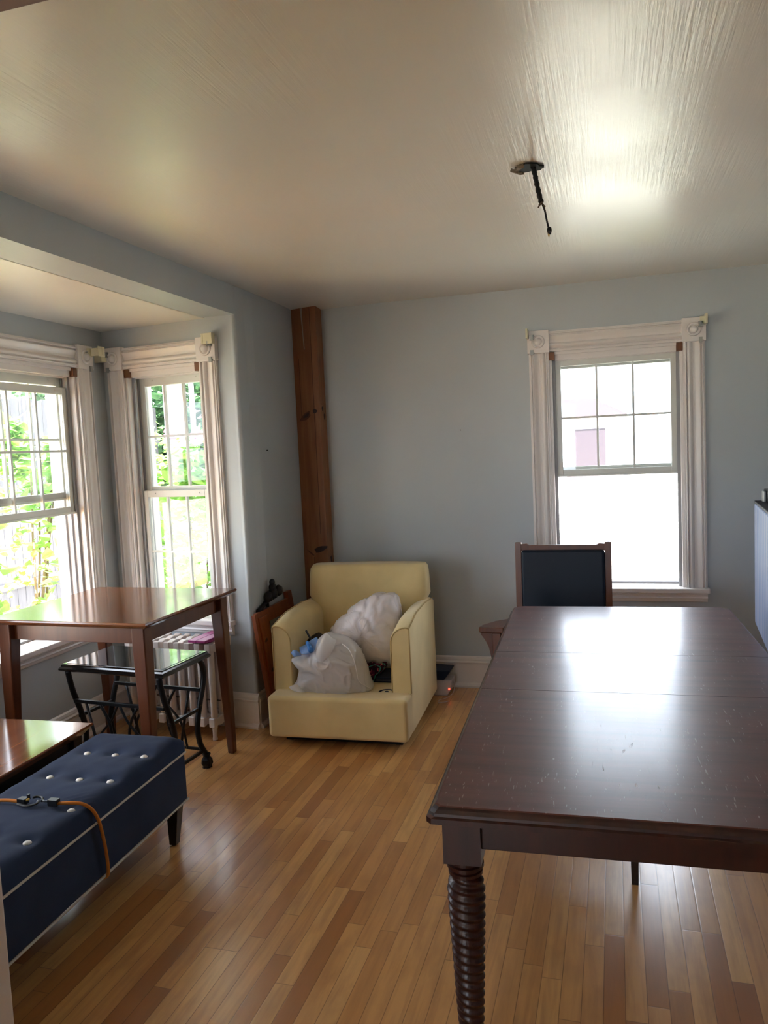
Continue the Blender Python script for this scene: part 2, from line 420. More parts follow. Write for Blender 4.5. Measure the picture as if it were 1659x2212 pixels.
# doorway wall between the photographer's room and this room, opening between x=-.97 and 1.2
DOORW = mat('hall_wall_paint', (.45, .42, .42), .6)
m = MB().box(-2.1, -1.06, .84, .98, 0, 2.6).box(1.25, 1.6, .84, .98, 0, 2.6).box(-1.06, 1.25, .84, .98, 2.26, 2.6)
struct(m.build('wall_near', WALL))
# unseen rear room; its back opening is added and sized for fill light
m = MB().box(-2.3, -2.1, -3.2, 1.0, 0, 2.6).box(2.1, 2.3, -3.2, 1.0, 0, 2.6)
m.box(-2.3, -1.6, -3.4, -3.2, 0, 2.6).box(-.5, 2.3, -3.4, -3.2, 0, 2.6).box(-1.6, -.5, -3.4, -3.2, 0, .8).box(-1.6, -.5, -3.4, -3.2, 2.1, 2.6)
m.box(1.55, 2.2, .84, .98, 0, 2.6).box(-2.2, -2.0, .84, .98, 0, 2.6)
struct(m.build('wall_rear', WALL))
# unseen roof slab with eaves, added to keep direct sun out
struct(MB().box(-3.45, 4.3, -4, 5.55, 2.62, 2.8).box(-3.45, -3.03, 1.1, 4.5, 2.5, 2.7).build('ceiling_shade_eaves', WHITE))

# door casing (left jamb and head) of the opening the photo is taken through
m = MB()
m.box(-1.09, -.985, .80, 1.0, 0, 2.26).box(-1.02, -.968, .815, .985, 0, 2.2).box(-1.13, -1.02, .985, 1.004, 0, 2.3)
m.box(1.17, 1.28, .80, 1.0, 0, 2.26)
o = m.build('door_1', JAMBM, bevel=.008); struct(o)
HEADM = mat('dark_header', (.22, .15, .14), .6)  # door head is darker and browner than the jambs
m = MB().box(-1.09, 1.28, .80, 1.01, 2.2, 2.3)
x = m.build('door_head', HEADM, o, bevel=.006)

# baseboards
def baseboard(name, p, q, out):
    """runs from p to q (2D), out = unit normal into the room"""
    p = Vector(p); q = Vector(q); d = (q-p); L = d.length
    prof = [(0, 0), (.032, 0), (.034, .012), (.026, .024), (.018, .03), (.018, .15), (.022, .153), (.024, .162), (.017, .170), (.017, .178), (.012, .190), (.004, .197), (0, .197)]
    m = MB(); A = []
    ang = math.atan2(d.y, d.x)
    nrm = Vector((-math.sin(ang), math.cos(ang))); sgn = 1 if nrm.dot(Vector(out)) > 0 else -1
    m.prism([(sgn*a, b) for a, b in prof], 0, L, 'x')
    o = m.build(name, WHITE); o.location = (p.x, p.y, 0); o.rotation_euler = (0, 0, ang); struct(o); return o
baseboard('baseboard_far', (-1.75, YF), (1.46, YF), (0, -1))
baseboard('baseboard_left', (XL, 3.835), (XL, 4.64), (1, 0))
baseboard('baseboard_bay_far', (-2.80, 3.953), (XL+.015, 3.839), (0, -1))
baseboard('baseboard_bay_front', (XB, 1.6), (XB, 3.95), (1, 0))
baseboard('baseboard_bay_near', (XB, 1.55), (XL, 1.55), (0, 1))
baseboard('baseboard_right', (1.46, 1.0), (1.46, 4.74), (-1, 0))

# corner post of knotty pine
post = thing('corner_post', 'knotty pine post boxed into the corner behind the yellow armchair', 'post', (-1.83, 4.68, 0))
MB().box(-.08, .085, -.045, .06, .0, ZC).build('post_box', PINE, post, bevel=.002)
def knot(px, pz, y, w, h, rot, parent, facing='y', m=KNOT):
    pts = [(w*math.cos(a)*(1+.25*math.sin(3*a+px*40)), h*math.sin(a)) for a in [2*PI*i/16 for i in range(16)]]
    c, s_ = math.cos(rot), math.sin(rot)
    pts = [(px+a*c-b*s_, pz+a*s_+b*c) for a, b in pts]
    mm = MB()
    mm.prism(pts, y-.001, y+.002, 'y' if facing == 'y' else 'x')
    return mm.build('knot', m, parent)
STAIN = mat('dark_wood_stain', (.11, .035, .014), .5)
knot(-.015, 1.755, -.0455, .042, .020, .65, post, m=STAIN); knot(-.01, 1.76, -.0465, .024, .010, .65, post); knot(.047, 1.785, -.0455, .014, .014, .2, post)
knot(.035, .90, -.0455, .045, .018, .3, post); knot(-.03, .875, -.0455, .03, .005, -.7, post, m=STAIN)
knot(-.01, 1.80, .0855, .008, .014, 0, post, 'x'); knot(.02, 1.75, .0855, .008, .02, 0, post, 'x'); knot(.01, .83, .0855, .009, .02, 0, post, 'x')
CRK = mat('dark_crack', (.07, .022, .01), .6)
m = MB().box(.042, .0445, -.0462, -.044, 1.0, ZC-.02).box(-.045, -.043, -.0462, -.044, 1.72, 2.12).box(-.01, -.008, -.0462, -.044, .2, .85)
m.build('crack', CRK, post)
m = MB().prism([(-.018, ZC), (-.003, ZC), (-.005, ZC-.08), (-.003, ZC-.2), (.001, ZC-.27), (-.004, ZC-.275), (-.009, ZC-.15)], -.0475, -.044, 'y')
m.build('paint_drip', mat('whitish_drip', (.42, .33, .26), .5), post)

# ------------------------------------------------------------------ windows
def casing_profile(w, flip=1, depth=.022):
    """2D points (u across, v protrusion negative = into room)"""
    u = [0, .10, .10, .16, .19, .30, .38, .46, .50, .53, .62, .74, .82, .86, .86, 1.0]
    v = [.7, .7, 1.0, 1.0, .55, .35, .75, .95, .55, .35, .30, .62, .92, 1.0, .78, .78]
    pts = [(a*w*flip, -b*depth) for a, b in zip(u, v)]
    return pts
def fine(pts, w, depth):
    # smooth fluted curve
    out = []
    n = 40
    for i in range(n+1):
        t = i/n
        if t < .1: d = .72
        elif t < .15: d = 1.0
        elif t < .42: d = .45+.5*abs(math.sin((t-.15)/.27*PI))
        elif t < .50: d = .30
        elif t < .80: d = .35+.6*math.sin((t-.50)/.30*PI*.5)**2
        elif t < .86: d = .5
        elif t < .93: d = 1.0
        else: d = .7
        out.append((t*w, -d*depth))
    return out
def make_window(name, loc, rz, ow, mode, zst=.64, cw=.115, lower_grid=False, brackets=True, z_low=1.31, label=None):
    """origin: centre of the opening on the inner wall face, z=0 floor; local x right seen from the room, y outward"""
    root = thing(name, label or 'white double hung window', 'window', loc, rz); root['kind'] = 'structure'
    del root['category']; del root['label']
    h = ow/2; zh = 2.05; zt = 2.18
    for s in (-1, 1):
        prof = fine(None, cw, .024)
        pts = [(s*(h+a), b) for a, b in prof]+[(s*(h+cw), .0), (s*h, .0)]
        MB().prism(pts, zst, zh, 'z').build('casing', WHITE, root)
    prof = fine(None, .118, .024)
    m = MB(); pts = [(b, zh+.004+a) for a, b in prof]+[(0, zh+.122), (0, zh+.004)]
    m.prism(pts, -h, h, 'x').build('head_casing', WHITE, root)
    for s in (-1, 1):
        cx = s*(h+cw/2); cz = zh+.065; rb = MB().box(cx-cw/2-.006, cx+cw/2+.006, -.032, 0, zh-.002, zt).build('rosette_block', WHITE, root, bevel=.002)
        q = MB().lathe([(.001, -.055), (.010, -.0535), (.018, -.047), (.0215, -.038), (.0225, -.029), (.027, -.029), (.0285, -.040), (.033, -.042), (.037, -.038), (.039, -.030)], (cx, 0, cz), 28, 'y')
        q.build('rosette', WHITE, rb, smooth=True)
    # jambs, head stop
    m = MB().box(-h, -h+.016, .0, .2, zst-.02, zh+.004).box(h-.016, h, .0, .2, zst-.02, zh+.004).box(-h, h, .0, .2, zh-.015, zh+.004)
    m.box(-h, h, .012, .04, 2.004, zh).box(-h, h, .045, .2, 2.0, zh)
    m.build('jamb', WHITE, root, bevel=.002)
    # side tracks
    m = MB()
    for s in (-1, 1):
        for y0, y1, e in ((.035, .047, .034), (.078, .083, .03), (.118, .128, .03)):
            a, b = sorted((s*(h-.016), s*(h-e))); m.box(a, b, y0, y1, zst, 2.01)
    m.box(-h, h, .12, .2, zst-.02, zst+.012)
    m.build('track', TRACK, root)
    gw = h-.022
    def sash(nm, y, z0, z1, grid, top=.04, bot=.042, st=.042):
        f = MB(); t = .028
        f.box(-gw, -gw+st, y, y+t, z0, z1).box(gw-st, gw, y, y+t, z0, z1).box(-gw+st, gw-st, y, y+t, z1-top, z1).box(-gw+st, gw-st, y, y+t, z0, z0+bot)
        f.box(-gw, gw, y-.006, y, z0, z0+.012)
        fo = f.build(nm, SASH, root, bevel=.003)
        a, b, c, d = -gw+st, gw-st, z0+bot, z1-top
        MB().box(a, b, y+.011, y+.014, c, d).build('glass_pane', GLASS, fo)
        if grid:
            g = MB()
            for i in (1, 2): xx = lerp(a, b, i/3); g.box(xx-.006, xx+.006, y+.004, y+.021, c, d)
            zz = lerp(c, d, .5); g.box(a, b, y+.0045, y+.0205, zz-.006, zz+.006)
            g.build('muntin_grid', SASH, fo)
        k = MB()
        for s in (-1, 1): k.box(s*(gw-.09)-.012, s*(gw-.09)+.012, y-.004, y, z1-.022, z1-.014)
        k.build('latch', SASH, fo)
        return fo
    top = 2.004
    sash('upper_sash', .086, 1.325, top, True, top=.05)
    if mode == 'raised': sash('lower_sash', .048, z_low, z_low+.70, True)
    else: sash('lower_sash', .048, zst+.012, 1.345, lower_grid)
    # sill and apron
    m = MB().box(-h-cw-.012, h+cw+.012, -.052, 0, zst-.028, zst).box(-h, h, 0, .12, zst-.028, zst)
    m.build('sill', WHITE, root, bevel=.005, segs=3)
    ap = [(0, zst-.028), (-.034, zst-.028), (-.034, zst-.036), (-.026, zst-.042), (-.022, zst-.052), (-.026, zst-.060), (-.020, zst-.066), (-.016, zst-.078), (-.010, zst-.084), (0, zst-.086)]
    MB().prism(ap, -h-cw, h+cw, 'x').build('apron', WHITE, root)
    if brackets:
        for s in (-1, 1):
            cx = s*(h-.018)
            q = MB().box(cx-.017, cx+.017, -.012, .028, 2.003, 2.05).build('wood_block', BLOCK, root, bevel=.002)
            cx = s*(h+cw-.022)
            MB().box(cx-.012, cx+.012, -.05, -.032, 2.125, 2.155).box(cx-.004, cx+.004, -.06, -.05, 2.13, 2.15).build('clip', GREYM, root)
            MB().box(cx-.010, cx+.008, -.040, -.032, zh-.012, zh+.018).box(cx-.002, cx+.014, -.037, -.024, zh-.004, zh+.004).build('clip', GREYM, root)
    return root
w = make_window('window_1', (.0475, YF, 0), 0, .745, 'raised', zst=.645, z_low=1.308)
for s in (-1, 1):
    cx = s*(.3725+.1)
    m = MB().box(cx-.006+s*.018, cx+.006+s*.018, -.085, -.03, 2.135, 2.19).box(cx-.012, cx+.018*s+.004, -.05, -.034, 2.14, 2.18)
    m.build('blind_bracket', CREAM, w, bevel=.001)
w = make_window('window_2', (XB, 3.3275, 0), PI/2, .745, 'raised', zst=.60, z_low=1.245)
MB().box(.455, .475, -.125, -.03, 2.125, 2.165).box(.44, .475, -.05, -.03, 2.12, 2.165).box(.425, .48, -.122, -.116, 2.115, 2.17).build('blind_bracket', CREAM, w, bevel=.001)
w = make_window('window_3', (XB, 2.1275, 0), PI/2, .745, 'raised', zst=.60, z_low=1.30, brackets=False)
c2 = A.lerp(B, .4225/W2L)
w = make_window('window_4', c2, W2R, .535, 'closed', zst=.61, lower_grid=True)
MB().box(-.40, -.36, -.075, -.03, 2.10, 2.135).box(-.42, -.36, -.08, -.075, 2.095, 2.14).build('blind_bracket', CREAM, w, bevel=.001)
MB().box(.325, .392, -.06, -.052, 2.135, 2.192).box(.325, .335, -.062, -.03, 2.135, 2.192).box(.384, .392, -.052, -.03, 2.135, 2.192).build('blind_bracket', CREAM, w, bevel=.001)
w = make_window('window_5', (XL-.47, 1.55, 0), PI, .54, 'closed', zst=.61, lower_grid=True, brackets=False)  # out of view, added to let more daylight into the bay

# sky portals in the window openings
def portal(loc, rz, w, h):
    d = bpy.data.lights.new('portal', 'AREA'); d.shape = 'RECTANGLE'; d.size = w; d.size_y = h; d.cycles.is_portal = True
    o = bpy.data.objects.new('portal', d); COL.objects.link(o); o.location = loc
    o.rotation_euler = (Matrix.Rotation(rz, 3, 'Z') @ Matrix.Rotation(-PI/2, 3, 'X')).to_euler()
for loc, rz, ww in (((.0475, YF+.21, 1.33), 0, .75), ((XB-.21, 3.3275, 1.33), PI/2, .75), ((XB-.21, 2.1275, 1.33), PI/2, .75), ((c2.x+.02, c2.y+.22, 1.33), W2R, .54), ((XL-.47, 1.34, 1.33), PI, .54)):
    portal(loc, rz, ww, 1.4)
portal((-1.05, -3.42, 1.45), PI, 1.1, 1.3)

# ------------------------------------------------------------------ ceiling wire
fx = thing('ceiling_wire', 'severed black cable hanging from a ragged hole in the ceiling', 'cable', (-.232, 2.715, ZC-.002))
pts = []
for i in range(22):
    a = 2*PI*i/22; rr = .042*(1+.16*math.sin(3*a)+.1*math.sin(7*a+1))
    pts.append((rr*math.cos(a)*1.05, rr*math.sin(a)*.9))
m = MB().prism(pts, -.006, -.0005, 'z'); m.build('hole', mat('hole_black', (.006, .008, .007), .8), fx)
fl = mat('torn_paint', (.20, .16, .11), .7)
m = MB()
for i in range(10):
    a = random.uniform(2.2, 5.2); rr = .042; m.box(rr*math.cos(a)-.006, rr*math.cos(a)+.008, rr*math.sin(a)-.004, rr*math.sin(a)+.004, -.012, -.001, (random.uniform(-.8, .8), 'X'))
m.box(-.062, -.035, -.012, -.004, -.016, -.006, (.4, 'Y'))
m.build('torn_edge', fl, fx)
cab = smoothpts([(.012, -.005, 0), (.020, -.006, -.04), (.028, -.004, -.085), (.037, -.006, -.125)], 6)
MB().tube(cab, [.0085+.0014*math.sin(i*2.3) for i in range(len(cab))], 10).build('cable_sheath', IRON, fx, smooth=True)
m = MB()
for i in range(12):
    a = random.uniform(0, 6.28); p = Vector((.037, -.006, -.124)); m.tube([p, p+Vector((.012*math.cos(a), .012*math.sin(a), random.uniform(-.018, .006)))], .0022, 5)
m.build('frayed_end', mat('frayed_brown', (.07, .04, .015), .7), fx)
c = smoothpts([(.038, -.006, -.125), (.047, -.004, -.15), (.052, -.006, -.18), (.058, -.004, -.21)], 5)
MB().tube(c, .0032, 8).build('wire', IRON, fx, smooth=True)
MB().lathe([(.003, 0), (.0075, -.004), (.008, -.014), (.005, -.024), (.002, -.026)], (.060, -.004, -.205), 12).build('wire_nut', IRON, fx, smooth=True)
MB().lathe([(.002, 0), (.0035, -.004), (.001, -.014)], (.058, -.006, -.226), 8).build('bare_copper', mat('copper_tip', (.6, .38, .12), .4, metal=.6), fx)

# ------------------------------------------------------------------ long dining table
DT = thing('dining_table', 'long dark mahogany extension table with scratched top and spiral legs', 'table', (.0604, 2.604, 0), math.radians(1.7))
HW, HL, TT = .467, 1.031, .76
def chamfer_rect(x0, x1, y0, y1, cs):
    """corner cut c for corners (x0y0, x1y0, x1y1, x0y1)"""
    out = []
    for (cx, cy, sx, sy), c in zip(((x0, y0, 1, 1), (x1, y0, -1, 1), (x1, y1, -1, -1), (x0, y1, 1, -1)), cs):
        if c <= 0: out.append((cx, cy)); continue
        a = (cx, cy+sy*c); b = (cx+sx*c, cy)
        if (sx, sy) in ((1, 1), (-1, -1)): out += [a, b]
        else: out += [b, a]
    return out
def layered(m, levels):
    """levels: list of (poly, z); stacked with side faces"""
    rings = [[m.bm.verts.new((x, y, z)) for x, y in p] for p, z in levels]
    for P, Q in zip(rings, rings[1:]):
        n = len(P)
        for i in range(n): m.bm.faces.new((P[i], P[(i+1) % n], Q[(i+1) % n], Q[i]))
    m.bm.faces.new(rings[0][::-1]); m.bm.faces.new(rings[-1]); return m
def leaf(y0, y1, near=False, far=False, c=.03):
    def poly(e):
        a = y0-(e if near else 0); b = y1+(e if far else 0)
        return chamfer_rect(-HW-e, HW+e, a, b, (c if near else 0, c if near else 0, c if far else 0, c if far else 0))
    m = MB(); e = .016
    layered(m, [(poly(e-.004), TT-.036), (poly(e), TT-.034), (poly(e), TT-.022), (poly(e-.006), TT-.019), (poly(e-.007), TT-.013), (poly(.004), TT-.006), (poly(0), TT-.0015), (poly(-.004), TT)])
    o = m.build('tabletop_leaf', TABLETOP, DT); o.data.materials.append(MAHOG)
    for f in o.data.polygons:
        if f.normal.z < .93: f.material_index = 1  # edge faces take darker wood, shade on the edge put into colour
    return o
G = .0012
leaf(-HL, -.221-G, near=True, c=.012); leaf(-.221+G, .221-G); leaf(.221+G, HL, far=True, c=.03)
m = MB().box(-.395, .395, -.965, -.94, .635, .724).box(-.395, .395, .94, .965, .635, .724).box(-.41, -.385, -.93, .93, .635, .724).box(.385, .41, -.93, .93, .635, .724)
m.build('apron', MAHOG, DT, bevel=.002)
def rope(q, z):
    return 1+.06*math.sin(2*(q)+z*300)*(1 if .13 < z < .565 else 0)
prof = []
for i in range(330):
    z = .015+(.605-.015)*i/329
    if z > .592: r = .036
    elif z > .583: r = .042
    elif z > .576: r = .034
    elif z > .567: r = .039
    elif z > .13: t = (z-.13)/.437; r = lerp(.025, .041, min(1, t*1.15)**.9); r = r*(1-.25*max(0, (t-.94)/.06))
    elif z > .115: r = .032
    elif z > .105: r = .024
    else: r = .016+.018*math.sin(PI*min(1, (z+.02)/.125))
    prof.append((r, z))
legm = None
for sx in (-1, 1):
    for sy in (-1, 1):
        lx, ly = sx*.418, sy*.940
        L = MB().lathe([(r, z) for r, z in prof], (0, 0, 0), 36, 'z', rope).box(-.042, .042, -.042, .042, .603, .724)
        L.lathe([(.012, 0), (.018, .004), (.018, .012), (.010, .018)], (0, 0, 0), 16)
        L.build('leg', MAHOG, DT, smooth=False, loc=(lx, ly, 0))
MB().taper(0, 0, 0, .66, .022, .045).build('centre_leg', DARKWOOD, DT, loc=(.0, .06, 0))
MB().box(-.03, .03, -.9, .9, .655, .70).box(-.2, -.17, -.93, .93, .68, .722).box(.17, .2, -.93, .93, .68, .722).build('slide_rail', DARKWOOD, DT)

# ------------------------------------------------------------------ dining armchair behind the long table
DC = thing('dining_chair', 'mission style wooden armchair with navy leather back behind the long table', 'chair', (-.245, 3.98, 0), math.radians(0))
# local: chair faces -y ; back at y=+.22
bw = .235
m = MB()
for s in (-1, 1): MB().taper(s*bw, .20, 0, .985, .034, .034, .034, .03, x1=s*bw, y1=.24).build('back_post', PINE2 if False else CHERRYLEG, DC, bevel=.003)
m = MB().prism([(-bw+.01, .938), (bw-.01, .938), (bw-.01, .975), (bw-.045, .978), (bw-.06, .970), (-bw+.06, .970), (-bw+.045, .978), (-bw+.01, .975)], .225, .25, 'y')
m.build('top_rail', CHERRYLEG, DC, bevel=.003)
MB().box(-bw+.017, bw-.017, .205, .235, .47, .52).build('lower_rail', CHERRYLEG, DC, bevel=.003)
MB().box(-bw+.017, bw-.017, .200, .242, .52, .945).build('back_pad', LEATHER, DC, bevel=.016, segs=4)
MB().box(-.27, .27, -.26, .21, .38, .43).build('seat_frame', CHERRYLEG, DC, bevel=.004)
MB().box(-.255, .255, -.25, .19, .43, .475).build('seat_pad', LEATHER, DC, bevel=.02, segs=4)
for s in (-1, 1):
    MB().taper(s*.30, -.235, 0, .60, .036, .042).build('front_leg', CHERRYLEG, DC, bevel=.003)
    ax = s*.30
    pts = [(s*.262, -.275), (s*.378, -.275), (s*.385, -.262), (s*.374, -.215), (s*.322, -.125), (s*.268, -.075), (s*.250, .05), (s*.245, .24), (s*.215, .24), (s*.225, -.02)]
    arm = MB().prism(pts if s > 0 else pts[::-1], .605, .632, 'z').build('armrest', CHERRYLEG, DC, bevel=.005)
    cr = [(s*.32, .605), (s*.378, .605), (s*.376, .59), (s*.358, .565), (s*.340, .53), (s*.330, .48), (s*.320, .44)]
    MB().prism(cr if s > 0 else cr[::-1], -.247, -.222, 'y').build('bracket', CHERRYLEG, arm)

# ------------------------------------------------------------------ square counter-height table in the bay
ST = thing('square_table', 'square cherry wood counter-height table with tapered legs in the bay', 'table', (-2.268, 3.152, 0), math.radians(-1.1))
zt = .85
m = MB(); e = .42
def sq(a, b=None):
    b = b or a-.022; return [(-a, -b), (a, -b), (a, b), (-a, b)]
layered(m, [(sq(e-.018), zt-.026), (sq(e-.004), zt-.014), (sq(e), zt-.008), (sq(e-.002), zt-.002), (sq(e-.006), zt)])
m.build('tabletop', CHERRY, ST)
for s in (-1, 1):
    MB().box(-.33, .33, s*.318-.011, s*.318+.011, zt-.105, zt-.026).build('apron', CHERRYLEG, ST, bevel=.002)
    MB().box(s*.342-.011, s*.342+.011, -.30, .30, zt-.105, zt-.026).build('apron', CHERRYLEG, ST, bevel=.002)
for sx in (-1, 1):
    for sy in (-1, 1):
        L = MB(); cx, cy = sx*.350, sy*.328
        def ring(x, y, w, z): return ([(x-w/2, y-w/2), (x+w/2, y-w/2), (x+w/2, y+w/2), (x-w/2, y+w/2)], z)
        layered(L, [ring(sx*.366, sy*.344, .036, 0), ring(sx*.353, sy*.331, .062, zt-.19), ring(cx, cy, .064, zt-.12), ring(cx, cy, .064, zt-.026)])
        L.build('leg', CHERRYLEG, ST, bevel=.007, segs=3)

# ------------------------------------------------------------------ black iron end table under it
ET = thing('end_table', 'black end table with curved iron legs under the square table', 'side table', (-2.21, 3.17, 0), math.radians(-5))
zt = .58
m = MB(); layered(m, [(sq(.292, .180), zt-.034), (sq(.300, .188), zt-.028), (sq(.300, .188), zt-.020), (sq(.292, .180), zt-.012), (sq(.290, .178), zt-.004), (sq(.286, .174), zt)])
top = m.build('tabletop', BLACKW, ET)
MB().box(-.272, .272, -.160, .160, zt-.001, zt+.0015).build('glass_inset', mat('smoked_glass', (.012, .012, .012), .04, .8, coat=.5), top)
for sx in (-1, 1):
    for sy in (-1, 1):
        P = [(sx*.262, sy*.140, zt-.034), (sx*.262, sy*.168, .50), (sx*.262, sy*.165, .43), (sx*.262, sy*.125, .33), (sx*.262, sy*.095, .23), (sx*.262, sy*.105, .14), (sx*.262, sy*.140, .08), (sx*.262, sy*.152, .05)]
        if sy < 0: P = [(sx*.262, -.168, zt-.034), (sx*.262, -.160, .50), (sx*.262, -.142, .43), (sx*.262, -.105, .33), (sx*.262, -.082, .23), (sx*.262, -.092, .14), (sx*.262, -.125, .08), (sx*.262, -.145, .05)]
        L = MB().tube(smoothpts(P, 6), .0135, 10)
        leg = L.build('leg', IRON, ET, smooth=True)
        f = MB().lathe([(.012, .075), (.021, .068), (.016, .058), (.018, .048), (.024, .040), (.026, .022), (.020, .008), (.022, .0)][::-1], (sx*.262, sy*.152, 0), 14, 'z', lambda q, h: 1+.16*abs(math.sin(2.5*q))*(1 if h < .05 else 0))
        f.build('claw_foot', IRON, leg)
m = MB()
for sy in (-1, 1):
    m.box(-.26, .26, sy*.142-.007, sy*.142+.007, .385, .402)
for sx in (-1, 1): m.box(sx*.262-.007, sx*.262+.007, -.115, .115, .30, .316)
m.build('upper_stretcher', IRON, ET, bevel=.002)
m = MB()
for sx in (-1, 1): m.box(sx*.262-.007, sx*.262+.007, -.145, .145, .085, .10)
for sy in (-1, 1): m.box(-.25, .25, sy*.145-.006, sy*.145+.006, .085, .098)
m.build('lower_stretcher', IRON, ET, bevel=.002)
for sy in (-1, 1):
    m = MB()
    for s in (-1, 1):
        m.tube([(s*.19, sy*.142, .39), (s*.15, sy*.142, .22), (s*.12, sy*.142, .09)], .007, 8)
        m.tube(smoothpts([(s*.11, sy*.142, .39), (s*.06, sy*.142, .30), (s*.055, sy*.142, .2), (s*.10, sy*.142, .09)], 5), .007, 8)
        m.tube(smoothpts([(s*.005, sy*.142, .39), (s*.05, sy*.142, .31), (s*.13, sy*.142, .22), (s*.16, sy*.142, .09)], 5), .006, 8)
    m.build('scroll_bars', IRON, ET, smooth=True)

# ------------------------------------------------------------------ low wooden table at the left
LT = thing('low_table', 'low reddish wood table between the navy bench and bay window', 'table', (-2.415, 2.13, 0), math.radians(2))
zt = .455; HX, HY = .365, .50
m = MB(); layered(m, [(sq(HX-.03, HY-.03), zt-.040), (sq(HX-.012, HY-.012), zt-.020), (sq(HX, HY), zt-.008), (sq(HX, HY), zt-.003), (sq(HX-.003, HY-.003), zt)])
m.build('tabletop', COFFEE, LT)
for s in (-1, 1):
    MB().box(s*(HX-.06)-.01, s*(HX-.06)+.01, -HY+.06, HY-.06, zt-.14, zt-.04).build('apron', DARKWOOD, LT)
    MB().box(-HX+.06, HX-.06, s*(HY-.06)-.01, s*(HY-.06)+.01, zt-.14, zt-.04).build('apron', DARKWOOD, LT)
for sx in (-1, 1):
    for sy in (-1, 1): MB().taper(sx*(HX-.06), sy*(HY-.06), 0, zt-.04, .035, .055).build('leg', DARKWOOD, LT, bevel=.003)

# ------------------------------------------------------------------ navy tufted bench
NB = thing('storage_bench', 'navy tufted storage bench with white buttons and white piping', 'bench', (-1.815, 2.035, 0), math.radians(2.2))
HX, HY = .195, .595
z0, zs, zt = .169, .361, .437
MB().box(-HX, HX, -HY, HY, z0, zs-.002).build('bench_body', NAVY, NB, bevel=.010, segs=3)
# cushion lid as grid with tufts
bx = [-.10, .02, .142]; by = [.388, .172, -.044, -.248, -.45]
btn = [(x, y) for y in by for x in bx if not (y == -.044 and x < .1)]
nx, ny = 44, 110; V = []; F = []
def lid_z(x, y):
    ex = min(1, (HX-abs(x))/.055); ey = min(1, (HY-abs(y))/.055)
    ex = max(ex, 0); ey = max(ey, 0)
    edge = math.sqrt(max(0, 1-(1-ex)**2))*math.sqrt(max(0, 1-(1-ey)**2))
    z = zs+.002+(zt-zs-.002)*(.55+.45*edge)
    for a, b in btn:
        d = math.hypot(x-a, y-b); z -= .013*math.exp(-(d/.030)**2)+.004*math.exp(-(d/.07)**2)
    z += .0018*noise.noise(Vector((x*22, y*22, 3)))
    # creases pulled by the cord
    z += .003*math.sin((x-y)*190)*math.exp(-((y+.0)/.05)**2)*max(0, min(1, (x-.05)/.08))
    return z
for j in range(ny+1):
    for i in range(nx+1):
        x = -HX+2*HX*i/nx; y = -HY+2*HY*j/ny; V.append((x, y, lid_z(x, y)))
for j in range(ny):
    for i in range(nx): a = j*(nx+1)+i; F.append((a, a+1, a+nx+2, a+nx+1))
# skirt
per = [j*(nx+1) for j in range(ny+1)]  # left
loop = [i for i in range(nx+1)]+[j*(nx+1)+nx for j in range(1, ny+1)]+[ny*(nx+1)+i for i in range(nx-1, -1, -1)]+[j*(nx+1) for j in range(ny-1, 0, -1)]
base = len(V)
for q in loop: V.append((V[q][0], V[q][1], zs+.002))
n = len(loop)
for i in range(n): F.append((loop[i], base+i, base+(i+1) % n, loop[(i+1) % n]))
F.append(tuple(base+i for i in range(n)))
lid = from_data('cushion_lid', V, F, NAVY, NB)
for z, nm in ((zs, 'piping'), (z0, 'piping')):
    a, b = HX+.001, HY+.001
    MB().tube([(-a, -b, z), (a, -b, z), (a, b, z), (-a, b, z), (-a, -b, z)], .0042, 8).build(nm, OFFW, NB)
for x, y in btn:
    MB().lathe([(.0125, -.002), (.0135, .001), (.011, .005), (.006, .0075), (.001, .008)], (x, y, lid_z(x, y)+.001), 14).build('button', BUTTON, lid, smooth=True)
for sx in (-1, 1):
    for sy in (-1, 1): MB().taper(sx*(HX-.045), sy*(HY-.05), .004, z0, .030, .052, x1=sx*(HX-.038), y1=sy*(HY-.04)).lathe([(.012, 0), (.012, .005)], (sx*(HX-.045), sy*(HY-.05), 0), 10).build('leg', DARKWOOD, NB, bevel=.002)

# bungee cord lying over the bench
BC = thing('bungee_cord', 'orange bungee cord with black hooks wrapped over the navy bench', 'cord', (0, 0, 0))
def W(x, y, z): return (x, y, z)
xr = -1.612
right = smoothpts([(-1.715, 1.985, .4475), (-1.675, 1.995, .449), (-1.642, 2.012, .441), (-1.622, 2.028, .420), (-1.6085, 2.04, .385), (-1.607, 2.055, .33), (-1.6085, 2.07, .25), (-1.610, 2.075, .185), (-1.622, 2.075, .162), (-1.66, 2.07, .160)], 6)
MB().tube(right, .0055, 10).build('cord', ORANGE, BC, smooth=True)
left = smoothpts([(-1.842, 1.975, .4475), (-1.90, 1.972, .449), (-1.97, 1.965, .440), (-2.0, 1.962, .41), (-2.012, 1.96, .37), (-2.014, 1.96, .25)], 6)
MB().tube(left, .0055, 10).build('cord', ORANGE, BC, smooth=True)
m = MB().box(-1.742, -1.708, 1.975, 1.996, .441, .462).tube([(-1.742, 1.985, .453), (-1.765, 1.988, .450), (-1.78, 1.998, .450)], .003, 8)
m.tube(smoothpts([(-1.775, 1.99, .449), (-1.79, 2.01, .449), (-1.81, 2.012, .450), (-1.818, 2.0, .452)], 5), .0042, 8)
m.build('hook', BLACKP, BC, bevel=.003)
m = MB().tube(smoothpts([(-1.845, 1.962, .447), (-1.815, 1.957, .446), (-1.79, 1.962, .447), (-1.778, 1.975, .450), (-1.785, 1.985, .452)], 5), .0038, 8, flat=(1.4, .8))
m.box(-1.85, -1.822, 1.965, 1.988, .441, .460).box(-1.828, -1.82, 1.985, 1.992, .450, .468)
m.build('hook', BLACKP, BC)
